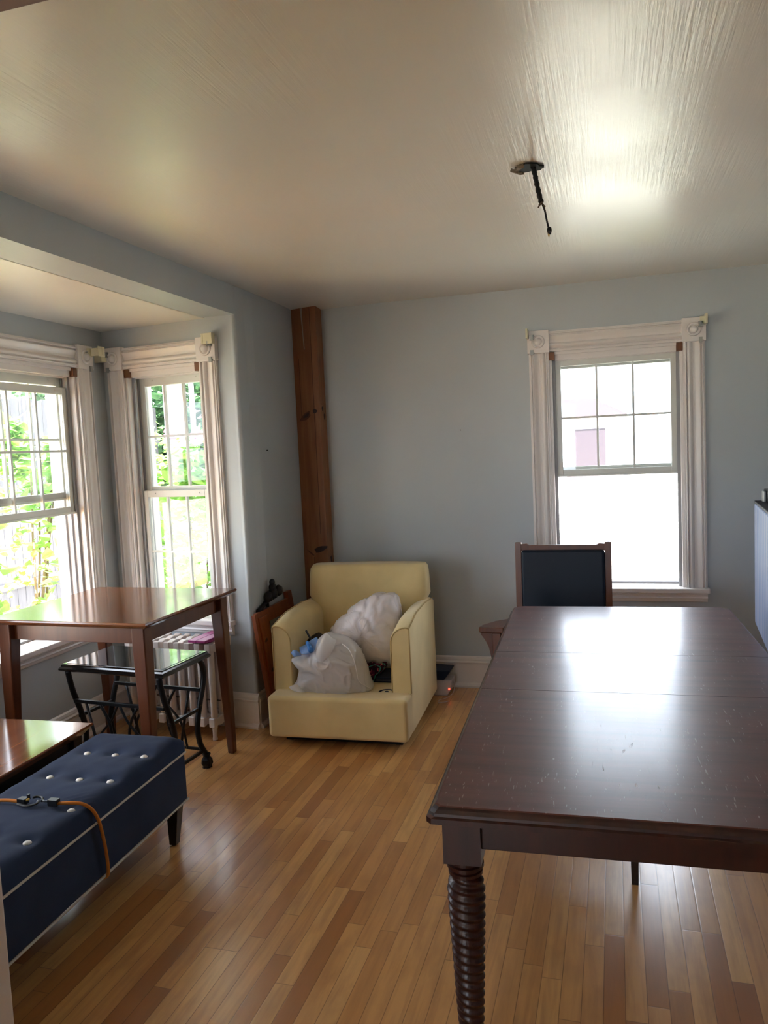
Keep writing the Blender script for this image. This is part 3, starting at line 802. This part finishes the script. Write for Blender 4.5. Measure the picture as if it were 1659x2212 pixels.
MB().lathe([(.002, 0), (.006, .001), (.006, .006), (.002, .007)], (-1.818, 1.977, .452), 12).build('cord_knot', mat('yellow_rubber', (.55, .33, .05), .6), BC)

# ------------------------------------------------------------------ yellow armchair
AC = thing('armchair', 'cream yellow upholstered armchair without seat cushion in the corner', 'armchair', (-1.379, 4.035, 0), math.radians(2.4))
# local: front at y=-.43, back y=+.43, half width .373
HX = .373
MB().box(-HX+.01, HX-.01, -.37, .43, .06, .262).build('base', CREAMF, AC, bevel=.012, segs=3)
MB().box(-HX, HX, -.43, -.285, .052, .272).build('front_rail', CREAMF, AC, bevel=.022, segs=5)
MB().box(-.285, .285, -.30, .25, .24, .258).build('seat_deck', DECK, AC, bevel=.004)
MB().box(-HX+.07, HX-.055, -.36, .40, .020, .062).build('dark_gap_box', mat('dark_gap_fill', (.008, .008, .008), .9), AC)  # black box added to darken the gap under the armchair base
for s in (-1, 1):
    # arm cross-section: outer side vertical, top falling in a curve to the inner side
    def armprof(h, wid):
        pts = [(s*HX, .06), (s*HX, h-.012), (s*(HX-.006), h-.003), (s*(HX-.018), h)]
        for i in range(1, 9):
            a = PI/2*i/8; pts.append((s*(HX-.018-(wid-.018)*math.sin(a)), h-.085*(1-math.cos(a))))
        pts.append((s*(HX-wid), .06)); return pts
    m = MB(); rings = []
    for (y, h, wid) in ((-.305, .612, .100), (-.295, .618, .104), (-.1, .648, .108), (.15, .652, .112), (.36, .640, .112), (.425, .62, .10)):
        rings.append([m.bm.verts.new((a, y, b)) for a, b in armprof(h, wid)])
    for P, Q in zip(rings, rings[1:]):
        for i in range(len(P)): m.bm.faces.new((P[i], P[(i+1) % len(P)], Q[(i+1) % len(P)], Q[i]))
    m.bm.faces.new(rings[0]); m.bm.faces.new(rings[-1][::-1])
    arm = m.build('arm', CREAMF, AC, bevel=.006, segs=3)
    pp = [(a, -.305, b) for a, b in armprof(.612, .100)][:-1]+[(s*(HX-.100), -.305, .27)]
    pp[0] = (s*HX, -.305, .27)
    MB().tube(pp, .0035, 8).build('piping', PIPING, arm, smooth=True)
    MB().tube([(s*(HX), -.305, .608), (s*(HX), -.1, .644), (s*HX, .15, .648), (s*HX, .40, .63)], .003, 8).build('piping', PIPING, arm, smooth=True)
# backrest, leaning
m = MB()
def backring(z):
    t = (z-.06)/(.865-.06)
    yf = lerp(.17, .245, t) if z > .26 else .17
    yb = lerp(.425, .40, t); hx = lerp(.30, .362, min(1, max(0, (z-.55)/.12))) if z < .67 else lerp(.362, .357, (z-.67)/.2)
    return yf, yb, hx
zs_ = [.10, .26, .45, .58, .64, .67, .74, .80, .84, .86]
V = []; F = []
ns = 28
for z in zs_:
    yf, yb, hx = backring(z); inset = 0 if z < .83 else (.004 if z < .85 else .016)
    hx -= inset; yf += inset; yb -= inset
    cy = (yf+yb)/2; hy = (yb-yf)/2
    for k_ in range(ns):
        a = 2*PI*k_/ns; p = 6
        cx = math.copysign(abs(math.cos(a))**(2/p), math.cos(a)); sy = math.copysign(abs(math.sin(a))**(2/p), math.sin(a))
        V.append((.008+hx*cx, cy+hy*sy, z-.010*(z > .7)+(.004*(1-cx*cx) if z > .8 else 0)))
for j in range(len(zs_)-1):
    for k_ in range(ns): F.append((j*ns+k_, j*ns+(k_+1) % ns, (j+1)*ns+(k_+1) % ns, (j+1)*ns+k_))
F.append(tuple(range(ns))[::-1]); F.append(tuple((len(zs_)-1)*ns+k_ for k_ in range(ns)))
bk = from_data('backrest', V, F, CREAMF, AC)
for sx in (-1, 1):
    for sy in (-1, 1): MB().taper(sx*.30, sy*.30, 0, .062, .036, .045).build('foot', DARKWOOD, AC)

# ------------------------------------------------------------------ stuffed shapes
def blob(name, outline, center, y, depth, m, parent=None, n=64, rings=22, wrinkle=.012, freq=9, seed=0, flat_bottom=None, tilt=0, power=2.4, ridge=True):
    """inflated body: outline = list of (x,z) world, centred at center (x,z), depth thick around y"""
    cx, cz = center
    ol = smoothpts([(p[0], p[1], 0) for p in outline]+[(outline[0][0], outline[0][1], 0)], 10)[:-1]
    angs = sorted([(math.atan2(p.y-cz, p.x-cx), math.hypot(p.x-cx, p.y-cz)) for p in ol])
    def rad(a):
        while a < -PI: a += 2*PI
        while a > PI: a -= 2*PI
        for (a0, r0), (a1, r1) in zip(angs, angs[1:]):
            if a0 <= a <= a1: return lerp(r0, r1, (a-a0)/(a1-a0+1e-9))
        a0, r0 = angs[-1]; a1, r1 = angs[0]; a1 += 2*PI
        if a < a0: a += 2*PI
        return lerp(r0, r1, (a-a0)/(a1-a0+1e-9))
    V = []; F = []
    R = [rad(-PI+2*PI*i/n) for i in range(n)]
    def P(s, i, side):
        a = -PI+2*PI*i/n; r = R[i]*s
        x = cx+r*math.cos(a); z = cz+r*math.sin(a)
        yy = side*depth/2*(max(0, 1-s**power))**.5
        v = Vector((x, y+yy, z))
        q = v*freq+Vector((seed, seed*2.3, 0))
        nrm = Vector((math.cos(a)*s, side*max(.15, 1-s), math.sin(a)*s)).normalized()
        if ridge == 'puff':      # soft quilted bulges with creases between
            w = min(1, abs(noise.noise(q))*3.2)**.55; w2 = min(1, abs(noise.noise(q*2.2+Vector((5, 1, 2))))*3)**.6
            d = wrinkle*(w+.4*w2-.9)
        elif ridge == 'film':    # follows the puffs, stretched, with fine radiating pleats
            qq = q/1.0; w = min(1, abs(noise.noise(qq))*3.2)**.8
            pl = max(0, 1-abs(noise.noise(Vector((a*9+seed, s*1.5, side))))*5)
            d = wrinkle*(.8*w-.35)+.0045*pl+.004
        elif ridge:              # crisp plastic creases
            wq = q+Vector((noise.noise(q*.7), noise.noise(q*.7+Vector((9, 0, 0))), noise.noise(q*.7+Vector((0, 9, 0)))))*1.3
            w = max(0, 1-abs(noise.noise(wq))*5.0)**2; w2 = max(0, 1-abs(noise.noise(wq*1.9+Vector((5, 1, 2))))*4.5)**2
            w3 = max(0, 1-abs(noise.noise(Vector((v.x*14+v.z*10, v.z*6-v.x*5, seed))))*4)**2
            d = wrinkle*(.9*w+.35*w2+.25*w3-.35+1.3*noise.noise(q*.45)); d *= 1 if s < .85 else max(.2, (1-s)/.15)
        else: d = wrinkle*noise.noise(q)
        v += nrm*d*(1 if s < .98 else .25)
        v.y += tilt*(z-cz)
        return v
    V.append(P(0, 0, -1)); 
    for k_ in range(1, rings+1):
        for i in range(n): V.append(P(math.sin(PI/2*k_/rings), i, -1))
    for k_ in range(rings-1, 0, -1):
        for i in range(n): V.append(P(math.sin(PI/2*k_/rings), i, 1))
    V.append(P(0, 0, 1)); tot = len(V)
    for i in range(n): F.append((0, 1+i, 1+(i+1) % n))
    nr = 2*rings-1
    for k_ in range(nr-1):
        for i in range(n): F.append((1+k_*n+i, 1+(k_+1)*n+i, 1+(k_+1)*n+(i+1) % n, 1+k_*n+(i+1) % n))
    for i in range(n): F.append((tot-1, 1+(nr-1)*n+(i+1) % n, 1+(nr-1)*n+i))
    return from_data(name, [tuple(v) for v in V], F, m, parent)
def px(x, y, Y):
    """a point of the photograph dropped on the plane y=Y"""
    d = r_*(x-829.5)-u_*(y-1106)+w_*1668; t = Y/d.y; return (d.x*t, 1.53+d.z*t)
# comforter in its clear bag
CB = thing('bagged_comforter', 'pale pink comforter packed in a clear plastic bag on the armchair', 'bedding', (0, 0, 0))
Yc = 4.06
out = [px(a, b, Yc) for a, b in ((720, 1372), (722, 1352), (745, 1330), (775, 1305), (805, 1290), (845, 1288), (853, 1300), (860, 1330), (862, 1365), (858, 1400), (848, 1428), (820, 1430), (795, 1420), (775, 1405), (745, 1390))]
c0 = px(795, 1362, Yc)
blob('comforter', out, c0, Yc, .26, BLANKET, CB, wrinkle=.017, freq=13, seed=3, tilt=.15, ridge='puff', n=96, rings=32)
out2 = [(c0[0]+(a-c0[0])*1.035, c0[1]+(b-c0[1])*1.035) for a, b in out]
blob('plastic_bag', out2, c0, Yc, .285, CLEARF, CB, wrinkle=.017, freq=13, seed=3, tilt=.15, n=140, rings=40, ridge='film')
# white translucent rubbish bag
WB = thing('plastic_bag', 'white translucent plastic bag of clothes at the front of the armchair', 'bag', (0, 0, 0))
Yb = 3.80
out = [px(a, b, Yb) for a, b in ((640, 1492), (636, 1478), (648, 1462), (652, 1440), (640, 1425), (636, 1412), (655, 1405), (676, 1398), (690, 1378), (704, 1368), (722, 1371), (745, 1376), (765, 1390), (780, 1412), (792, 1440), (800, 1468), (806, 1486), (790, 1494), (755, 1501), (700, 1499), (665, 1495))]
c0 = px(715, 1440, Yb)
blob('bag_contents', [(c0[0]+(a-c0[0])*.9, c0[1]+(b-c0[1])*.88-.008) for a, b in out], c0, Yb, .24, INNER, WB, wrinkle=.02, freq=9, seed=11)
blob('bag_skin', out, c0, Yb, .30, BAGW, WB, wrinkle=.017, freq=6, seed=17, n=150, rings=46)
# gathered neck flaps and pulled corner
def flap(pts, name, m, parent, th=.003):
    """thin curved sheet: rows of 3D points"""
    V = []; F = []; R_ = len(pts); C_ = len(pts[0])
    rows = [smoothpts(row, 4) for row in pts]; C2 = len(rows[0])
    for row in rows:
        for p in row: V.append(tuple(p))
    for i in range(R_-1):
        for j in range(C2-1): a = i*C2+j; F.append((a, a+1, a+C2+1, a+C2))
    o = from_data(name, V, F, m, parent); q = o.modifiers.new('s', 'SOLIDIFY'); q.thickness = th; q2 = o.modifiers.new('sub', 'SUBSURF'); q2.levels = 1; q2.render_levels = 2
    return o
def P3(x, y, Y): a = px(x, y, Y); return (a[0], Y, a[1])
flap([[P3(694, 1384, 3.70), P3(704, 1366, 3.73), P3(716, 1376, 3.71), P3(728, 1382, 3.72)], [P3(684, 1400, 3.67), P3(697, 1384, 3.66), P3(712, 1396, 3.67), P3(722, 1400, 3.68)], [P3(682, 1418, 3.655), P3(690, 1408, 3.645), P3(704, 1414, 3.65), P3(712, 1418, 3.66)], [P3(688, 1432, 3.655), P3(693, 1432, 3.65), P3(698, 1430, 3.65), P3(702, 1426, 3.66)]], 'neck_ruffle', BAGW, WB)
flap([[P3(624, 1484, 3.66), P3(632, 1480, 3.66), P3(642, 1478, 3.68)], [P3(628, 1490, 3.655), P3(638, 1488, 3.655), P3(650, 1486, 3.67)], [P3(640, 1494, 3.66), P3(650, 1496, 3.655), P3(662, 1496, 3.67)]], 'bag_corner', BAGW, WB)
seam = smoothpts([P3(742, 1388, 3.70), P3(758, 1402, 3.665), P3(768, 1425, 3.65), P3(774, 1450, 3.65), P3(778, 1468, 3.655), P3(792, 1478, 3.68), P3(803, 1484, 3.72)], 5)
MB().tube([(p_.x, p_.y-.022, p_.z) for p_ in seam], .0024, 6).build('bag_seam', mat('white_film_edge', (.75, .74, .74), .35), WB, smooth=True)
# blue plastic peeking out
BB = thing('blue_bag', 'crumpled light blue plastic bag tucked behind the white bag', 'bag', (0, 0, 0))
flap([[P3(646, 1398, 3.78), P3(660, 1392, 3.76), P3(672, 1382, 3.77), P3(686, 1375, 3.79)], [P3(648, 1408, 3.72), P3(662, 1404, 3.70), P3(674, 1398, 3.71), P3(688, 1388, 3.73)], [P3(652, 1414, 3.70), P3(664, 1413, 3.685), P3(676, 1410, 3.69), P3(684, 1402, 3.70)]], 'film_fold', BLUEF, BB)
MB().tube([P3(672, 1406, 3.66), P3(668, 1396, 3.69), P3(664, 1388, 3.73)], [.014, .013, .010], 12).build('film_roll', mat('blue_film_dark', (.03, .20, .60), .35), BB, smooth=True)
flap([[P3(629, 1410, 3.70), P3(634, 1404, 3.69), P3(642, 1406, 3.70)], [P3(631, 1414, 3.68), P3(638, 1412, 3.675), P3(648, 1412, 3.69)], [P3(636, 1420, 3.68), P3(642, 1418, 3.675), P3(652, 1416, 3.69)]], 'film_tip', BLUEF, BB)
# dark tool handle and brown pouch behind the bag
TH_ = thing('tool_handle', 'black handled object sticking up behind the white bag', 'handle', (0, 0, 0))
MB().tube([P3(661, 1362, 3.86), P3(671, 1380, 3.88), P3(690, 1410, 3.92)], [.0055, .0055, .006], 10).build('handle', BLACKP, TH_, smooth=True)
BRW = fabric_mat('dark_brown_leather', (.035, .02, .015), (.02, .012, .01), .5, 80, 0)
out = [px(a, b, 3.95) for a, b in ((658, 1392), (668, 1378), (685, 1367), (694, 1370), (697, 1385), (690, 1410), (665, 1415))]
pc = blob('brown_pouch', out, px(680, 1393, 3.95), 3.95, .10, BRW, None, wrinkle=.006, freq=20, seed=2, n=40, rings=12)
tag(pc, 'small dark brown leather pouch between the armchair arm and white bag', 'pouch')
# patterned cushion, dark folded cloths, oval disc on the deck
out = [px(a, b, 3.98) for a, b in ((780, 1425), (800, 1422), (838, 1425), (836, 1440), (822, 1456), (812, 1478), (800, 1482), (782, 1470))]
pc = blob('patterned_cushion', out, px(808, 1450, 3.98), 3.98, .13, PATTERN, None, wrinkle=.004, freq=10, seed=4, n=48, rings=14)
tag(pc, 'purple and teal woven cushion under the bagged comforter', 'cushion')
for i, (z, dx) in enumerate(((.259, 0), (.271, .012), (.283, .004))):
    o = MB().box(-.10, .085, -.09, .09, 0, .011).build('folded_cloth', [NAVYB, fabric_mat('grey_cloth', (.08, .08, .10), (.06, .06, .08), .9, 200, 0), NAVYB][i], None, bevel=.004)
    o.location = (-1.16+dx, 4.02, z); o.rotation_euler = (0, 0, .12*i)
    tag(o, ['dark navy folded cloth lying lowest in the stack on the armchair deck', 'dark grey folded cloth in the middle of the stack on the armchair', 'dark navy folded cloth on top of the stack beside the armchair arm'][i], 'cloth', 'folded cloths on the armchair deck')
o = MB().lathe([(.002, 0), (.040, 0), (.044, .003), (.043, .006), (.034, .0065), (.030, .003), (.012, .003), (.010, .007), (.002, .0075)], (0, 0, 0), 28).build('lid_disc', mat('navy_plastic_gloss', (.02, .04, .09), .25), None, smooth=False)
o.location = (-1.135, 3.775, .2585); tag(o, 'small round navy plastic lid lying on the armchair deck', 'lid')

# ------------------------------------------------------------------ leaning pine frame, iron ornament
PF = thing('wooden_frame', 'reddish knotty pine frame leaning on the wall beside the armchair', 'frame', (-1.795, 4.06, 0.0))
lean = MB; ROT = Matrix.Rotation(math.radians(-8), 4, 'Y')
def lp(o): 
    o.data.transform(ROT); return o
lp(MB().box(-.012, .012, -.262, -.232, 0, .655).build('left_stile', PINE2, PF, bevel=.003))
lp(MB().box(-.006, .020, -.235, -.12, .02, .632).build('plank', PINE2, PF, bevel=.002))
lp(MB().box(-.014, .014, .20, .262, 0, .70).build('right_stile', PINE2, PF, bevel=.003))
lp(MB().box(-.012, .012, -.24, .21, .585, .66).build('top_rail', PINE2, PF, bevel=.003))
lp(MB().box(-.012, .012, -.24, .21, .06, .13).build('bottom_rail', PINE2, PF, bevel=.003))
for y, z in ((-.20, .50), (-.19, .33), (-.20, .16)):
    o = knot(y, z, .0205, .018, .009, .3, PF, 'x'); lp(o)
FO = thing('iron_ornament', 'dark cast iron trefoil finial rising behind the leaning pine frame', 'ornament', (-1.895, 4.03, 0))
m = MB()
for (x, y, z, r) in ((-.015, -.035, .715, .034), (.015, .04, .738, .034), (.0, -.0, .728, .036), (.0, -.005, .765, .027), (0, -.006, .795, .021)):
    m.lathe([(.002, -r*.7), (r*.7, -r*.55), (r, 0), (r*.7, r*.55), (.002, r*.7)], (x+.03, y, z), 16, 'x')
m.build('finial', IRON, FO, smooth=True)
MB().tube([(0, -.02, .0), (0, -.02, .69)], .010, 8).tube(smoothpts([(0, -.15, .655), (0, -.08, .672), (0, -.02, .69), (0, .04, .69)], 5), .012, 8).build('stem', IRON, FO, smooth=True)

# ------------------------------------------------------------------ radiator
RA = thing('radiator', 'old white cast iron radiator below the bay side window', 'radiator', (-2.325, 3.735, 0), math.radians(-5))
NS = 9; step = .0655
def section(end=False):
    m = MB()
    for y in (-.075, 0, .075):
        m.tube([(0, y, .11), (0, y, .13), (0, y, .48), (0, y, .50)], [.012, .021, .021, .012], 12, flat=(1, .8))
    for z, hh in ((.505, .028), (.10, .026)):
        pts = []
        for i in range(25):
            t = i/24; y = -.105+.21*t; pts.append((y, z+hh*(.72+.28*abs(math.cos(t*3*PI)))))
        low = [(y_, 2*z-z_) for y_, z_ in pts[::-1]]
        m.prism(pts+low, -.019, .019, 'x')
    if end:
        for y in (-.075, .075): m.tube([(0, y, .115), (0, y-.004, .06), (0, y-.006, .02), (0, y-.006, 0)], [.022, .014, .012, .016], 10)
    return m
for i in range(NS):
    o = section(i in (0, NS-1)).build('radiator_section', RADW, RA, bevel=.006, loc=((i-(NS-1)/2)*step, 0, 0))
RODM = mat('dark_rod', (.10, .08, .07), .6)
for rr, yy, zz in ((.011, 0, .505), (.011, 0, .10), (.004, -.02, .2)):
    MB().lathe([(rr, -.27), (rr, .27)], (0, yy, zz), 12, 'x').build('connecting_rod', RODM, RA)
m = MB().tube([(-.27, 0, .10), (-.32, 0, .10), (-.33, 0, .09), (-.33, 0, 0)], .013, 10).lathe([(.02, .08), (.024, .1), (.02, .125), (.008, .13), (.022, .14), (.022, .155), (.004, .158)], (-.33, 0, 0), 14)
m.build('valve', mat('valve_black', (.05, .045, .04), .5), RA, smooth=True)
# magenta board on the radiator
PB = thing('pink_shelf_board', 'magenta painted grooved board lying on the right end of radiator', 'board', (-2.118, 3.725, .540), math.radians(-5))
MB().box(-.055, -.003, -.125, .10, 0, .014).box(-.0025, .055, -.125, .10, 0, .014).build('board', PINK, PB, bevel=.004, segs=3)
MB().box(-.06, .06, -.09, .06, -.004, .001).build('batten', PINK, PB)

# ------------------------------------------------------------------ white box with red light and navy tub behind armchair
MD = thing('power_adapter', 'small white plastic device with glowing red light behind the armchair', 'device', (-1.0, 4.60, 0))
MB().prism([(-.07, 0), (.025, 0), (.050, .045), (.058, .10), (-.07, .10)], -.07, .05, 'y').build('case', MODEMW, MD, bevel=.006, segs=3)
rl = mat('red_led', (.9, .05, .02), .4); rl.node_tree.nodes['Principled BSDF'].inputs['Emission Color'].default_value = (1, .06, .03, 1); rl.node_tree.nodes['Principled BSDF'].inputs['Emission Strength'].default_value = 3
MB().lathe([(.001, -.003), (.0055, -.002), (.0055, .002), (.001, .003)], (.038, -.0715, .045), 10, 'y').build('indicator_light', rl, MD)
c = smoothpts([(.045, -.03, .09), (.062, -.03, .07), (.06, -.06, .02), (.03, -.11, .004), (-.005, -.16, .004), (-.004, -.20, .004), (.035, -.19, .004), (.055, -.17, .004)], 6)
MB().tube(c, .0016, 6).build('cable', MODEMW, MD, smooth=True)
TB = MB().prism([(-.06, .102), (.03, .102), (.055, .135), (.066, .15), (.07, .160), (-.06, .165)], -.085, .06, 'y').build('navy_pouch', NAVYB, None, bevel=.006, segs=3)
TB.location = (-1.02, 4.60, .0); tag(TB, 'dark navy cloth pouch resting on the white device behind armchair', 'pouch')

# ------------------------------------------------------------------ striped cabinet at the right edge
SC = thing('striped_cabinet', 'pale blue striped cabinet with dark top at the right edge', 'cabinet', (.712, 4.30, 0), math.radians(-4.5))
MB().box(0, .66, -1.15, 0, .54, 1.165).build('cabinet_body', STRIPE, SC, bevel=.012, segs=3)
MB().box(.0, .66, -1.15, .0, 1.165, 1.178).build('cabinet_top', fabric_mat('charcoal_top', (.035, .037, .045), (.05, .05, .06), .7, 150, 0), SC, bevel=.004)
for a in (.12, .60):
    for b in (-1.08, -.07): MB().taper(a, b, 0, .54, .04, .05).build('leg', DARKWOOD, SC)
BX = thing('black_box', 'small black gadget standing on the striped cabinet', 'device', (.768, 4.20, 1.178))
MB().box(-.02, .12, -.05, .05, 0, .062).build('case', BLACKP, BX, bevel=.004)
MB().box(-.033, -.022, -.03, .03, 0, .055).build('metal_edge', STEEL, BX, bevel=.002)

# small nail in the far wall and left wall
for nm, loc, lab in (('nail', (-.87, YF-.006, 1.62), 'tiny dark nail in the blank far wall'), ('nail', (XL+.006, 4.15, 1.55), 'tiny dark nail in the left wall beside pine post')):
    o = MB().lathe([(.003, -.004), (.003, .006)], (0, 0, 0), 8, 'y').build(nm, IRON); o.location = loc
    if loc[0] < -1.5: o.rotation_euler = (0, 0, PI/2)
    tag(o, lab, 'nail')

# ------------------------------------------------------------------ outdoors
GRASS = mat('sunlit_grass', (.20, .30, .08), .9); k = N(GRASS); k.base(k.ramp(k.noise(k.coords(kind='World'), 3, 6, .7), [(.3, (.46, .46, .36)), (.7, (.64, .61, .55))]))
o = MB().box(-40, 40, -40, 60, -.6, -.5).build('ground', GRASS); o['kind'] = 'structure'; o.name = 'floor_garden'
L1 = foliage_mat('shrub_leaf', (.15, .33, .07), (.30, .50, .12)); L2 = foliage_mat('tree_leaf', (.025, .07, .03), (.07, .15, .06)); BARK = mat('brown_stem', (.16, .11, .07), .8)
FLW = mat('pink_petal', (.75, .35, .62), .6)
def leaves(name, blobs, n, size, m, parent, seed, shape=1.0):
    rnd = random.Random(seed); V = []; F = []
    for i in range(n):
        c, rad = blobs[rnd.randrange(len(blobs))]
        d = Vector((rnd.gauss(0, 1), rnd.gauss(0, 1), rnd.gauss(0, 1))).normalized()*(rnd.random()**.45)
        p = Vector((c[0]+d.x*rad[0], c[1]+d.y*rad[1], c[2]+d.z*rad[2]))
        s = size*rnd.uniform(.55, 1.25)
        ax = Vector((rnd.gauss(0, 1), rnd.gauss(0, 1), rnd.gauss(-.2, .5))).normalized()
        sd_ = ax.cross(Vector((rnd.gauss(0, .4), rnd.gauss(0, .4), 1))).normalized()*s*.36*shape
        up = ax.cross(sd_).normalized()*s*.08
        b = len(V)
        V += [tuple(p), tuple(p+ax*s*.35+sd_+up), tuple(p+ax*s*.35-sd_+up), tuple(p+ax*s*.7+sd_*.75), tuple(p+ax*s*.7-sd_*.75), tuple(p+ax*s-up), tuple(p+ax*s*.35), tuple(p+ax*s*.7)]
        F += [(b, b+6, b+1), (b, b+2, b+6), (b+1, b+6, b+7, b+3), (b+6, b+2, b+4, b+7), (b+3, b+7, b+5), (b+7, b+4, b+5)]
    return from_data(name, V, F, m, parent, smooth=False)
def shrub(name, label, loc, blobs, n, size, m, seed, stems=6, flowers=(), trunk=.014, cat='shrub', group=None):
    t = thing(name, label, cat, loc, 0, group)
    rnd = random.Random(seed+99)
    leaves('foliage', blobs, n, size, m, t, seed)
    mb = MB()
    for i in range(stems):
        c, rad = blobs[rnd.randrange(len(blobs))]
        e = Vector(c)+Vector((rnd.uniform(-.5, .5)*rad[0], rnd.uniform(-.5, .5)*rad[1], rnd.uniform(0, .8)*rad[2]))
        mb.tube(smoothpts([(rnd.uniform(-.1, .1), rnd.uniform(-.1, .1), 0), (e.x*.4, e.y*.4, e.z*.5), tuple(e)], 4), [trunk*(1-.06*q) for q in range(9)], 6)
    mb.build('stems', BARK, t)
    for f in flowers:
        q = MB()
        for a in range(5): an = a*2*PI/5; q.tube([Vector(f), Vector(f)+Vector((math.cos(an)*.05, -.01, math.sin(an)*.05))], [.012, .032], 6)
        q.build('flower', FLW, t)
    return t
G0 = -.5
# shrubs just outside the bay
shrub('flowering_shrub', 'tall leafy shrub seen in the right half of bay side window', (-3.2, 5.55, G0), [((0, 0, 1.3), (.42, .4, .75)), ((.05, .1, 1.9), (.36, .35, .4)), ((-.1, 0, .7), (.45, .4, .5))], 1150, .12, L1, 1, flowers=[(-.28, -.38, 2.02), (.02, -.33, 2.22), (.22, -.30, 2.18)])
shrub('flowering_shrub', 'pale green shrub seen in the left half of bay side window', (-4.3, 6.6, G0), [((0, 0, 1.3), (.6, .5, .85)), ((0, 0, 1.95), (.5, .4, .45)), ((-.2, 0, .7), (.6, .4, .5))], 1150, .11, L1, 2)
shrub('leafy_shrub', 'climbing leafy shrub close outside the left bay window', (-3.75, 3.95, G0), [((0, -.15, .9), (.22, .32, .7)), ((0, -.25, 1.5), (.15, .3, .4)), ((-.1, -.4, .6), (.3, .4, .5))], 330, .13, L1, 3)
shrub('leafy_shrub', 'young upright shrub farther out in the left bay window', (-4.9, 5.6, G0), [((0, 0, 1.2), (.5, .6, .6)), ((0, .15, 1.75), (.35, .45, .4)), ((.1, -.2, 2.15), (.08, .10, .30)), ((0, .45, 2.0), (.10, .12, .35))], 700, .14, L1, 4)
shrub('leafy_shrub', 'low shrub outside the near part of the bay window', (-4.9, 2.6, G0), [((0, 0, .8), (.6, .7, .6))], 400, .13, L1, 5)
# big trees behind
shrub('garden_tree', 'dark green tree behind the shrubs in bay side window', (-7.2, 13.0, G0), [((0, 0, 4.2), (2.6, 1.8, 2.2)), ((1.2, 0, 2.4), (1.6, 1.2, 1.6)), ((-1.5, 0, 2.0), (1.6, 1.2, 1.2))], 5200, .26, L2, 6, trunk=.09, cat='tree')
shrub('garden_tree', 'dark leafy tree beside the white pole behind the yard', (-11.6, 16.0, G0), [((0, 0, 3.0), (2.4, 1.6, 2.2))], 3000, .28, L2, 7, trunk=.09, cat='tree')
tk = thing('tree_trunk', 'thick pale sunlit tree trunk seen through bay side window', 'tree trunk', (-6.22, 10.3, G0))
MB().tube([(0, 0, 0), (.03, 0, 1.6), (.0, 0, 3.5), (-.05, 0, 5.5)], [.20, .155, .14, .13], 16).build('trunk', mat('pale_bark', (.20, .14, .13), .9), tk, smooth=True)
pl = thing('metal_pole', 'thin white metal pole right of the trunk in bay side window', 'pole', (-5.15, 9.0, G0))
MB().lathe([(.035, 0), (.03, 4.5)], (0, 0, 0), 12).build('pole', mat('white_pole', (.75, .75, .75), .5), pl)
MB().box(.0, .22, -.03, .03, 2.32, 2.36).build('arm', mat('white_pole_arm', (.7, .7, .7), .5), pl)
# fence
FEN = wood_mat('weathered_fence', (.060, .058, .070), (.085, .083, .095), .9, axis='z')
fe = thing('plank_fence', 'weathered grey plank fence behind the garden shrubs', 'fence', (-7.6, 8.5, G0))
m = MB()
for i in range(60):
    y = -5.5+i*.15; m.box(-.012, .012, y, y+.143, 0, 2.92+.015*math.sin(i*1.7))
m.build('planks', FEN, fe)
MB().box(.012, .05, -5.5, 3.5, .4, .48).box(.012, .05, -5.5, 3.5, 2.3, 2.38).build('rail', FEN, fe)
# neighbour's house through the bay side window
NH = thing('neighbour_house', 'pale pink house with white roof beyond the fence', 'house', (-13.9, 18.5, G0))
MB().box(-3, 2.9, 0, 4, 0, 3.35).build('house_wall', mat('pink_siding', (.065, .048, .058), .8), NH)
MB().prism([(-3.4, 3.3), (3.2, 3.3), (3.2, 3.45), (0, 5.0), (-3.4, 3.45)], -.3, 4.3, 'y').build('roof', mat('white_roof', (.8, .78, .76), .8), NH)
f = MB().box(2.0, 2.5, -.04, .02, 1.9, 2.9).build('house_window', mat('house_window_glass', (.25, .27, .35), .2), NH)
# house and lattice through the far window
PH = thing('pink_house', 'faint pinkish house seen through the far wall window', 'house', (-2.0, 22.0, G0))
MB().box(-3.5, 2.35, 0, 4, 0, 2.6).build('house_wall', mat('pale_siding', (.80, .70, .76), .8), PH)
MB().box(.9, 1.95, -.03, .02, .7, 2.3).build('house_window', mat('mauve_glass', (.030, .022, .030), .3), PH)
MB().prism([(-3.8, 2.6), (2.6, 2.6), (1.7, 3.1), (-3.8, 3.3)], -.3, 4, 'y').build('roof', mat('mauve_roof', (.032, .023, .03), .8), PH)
la = thing('lattice_fence', 'low white lattice fence outside the far window', 'fence', (.15, 8.9, G0))
m = MB()
for i in range(26):
    for s in (-1, 1):
        x = -1.7+i*.13; m.box(x-.022, x+.022, -.01*s-.004, -.01*s+.004, .72, 1.42, (s*PI/4, 'Y'))
m.box(-1.9, 1.9, -.03, .03, 1.32, 1.38).box(-1.9, 1.9, -.03, .03, .72, .78)
m.build('lattice', mat('white_lattice', (.85, .85, .83), .6), la)
for x in (-1.9, 0, 1.9): MB().box(x-.04, x+.04, -.04, .04, 0, 1.45).build('post', mat('white_lattice_post', (.85, .85, .83), .6), la)
shrub('low_flower_bush', 'sunlit low bush at the lower right of far window', (.62, 8.0, G0), [((0, 0, .38), (.42, .3, .28))], 420, .10, foliage_mat('bright_leaf', (.45, .55, .12), (.60, .66, .2)), 9, flowers=[(.1, -.3, .5)])
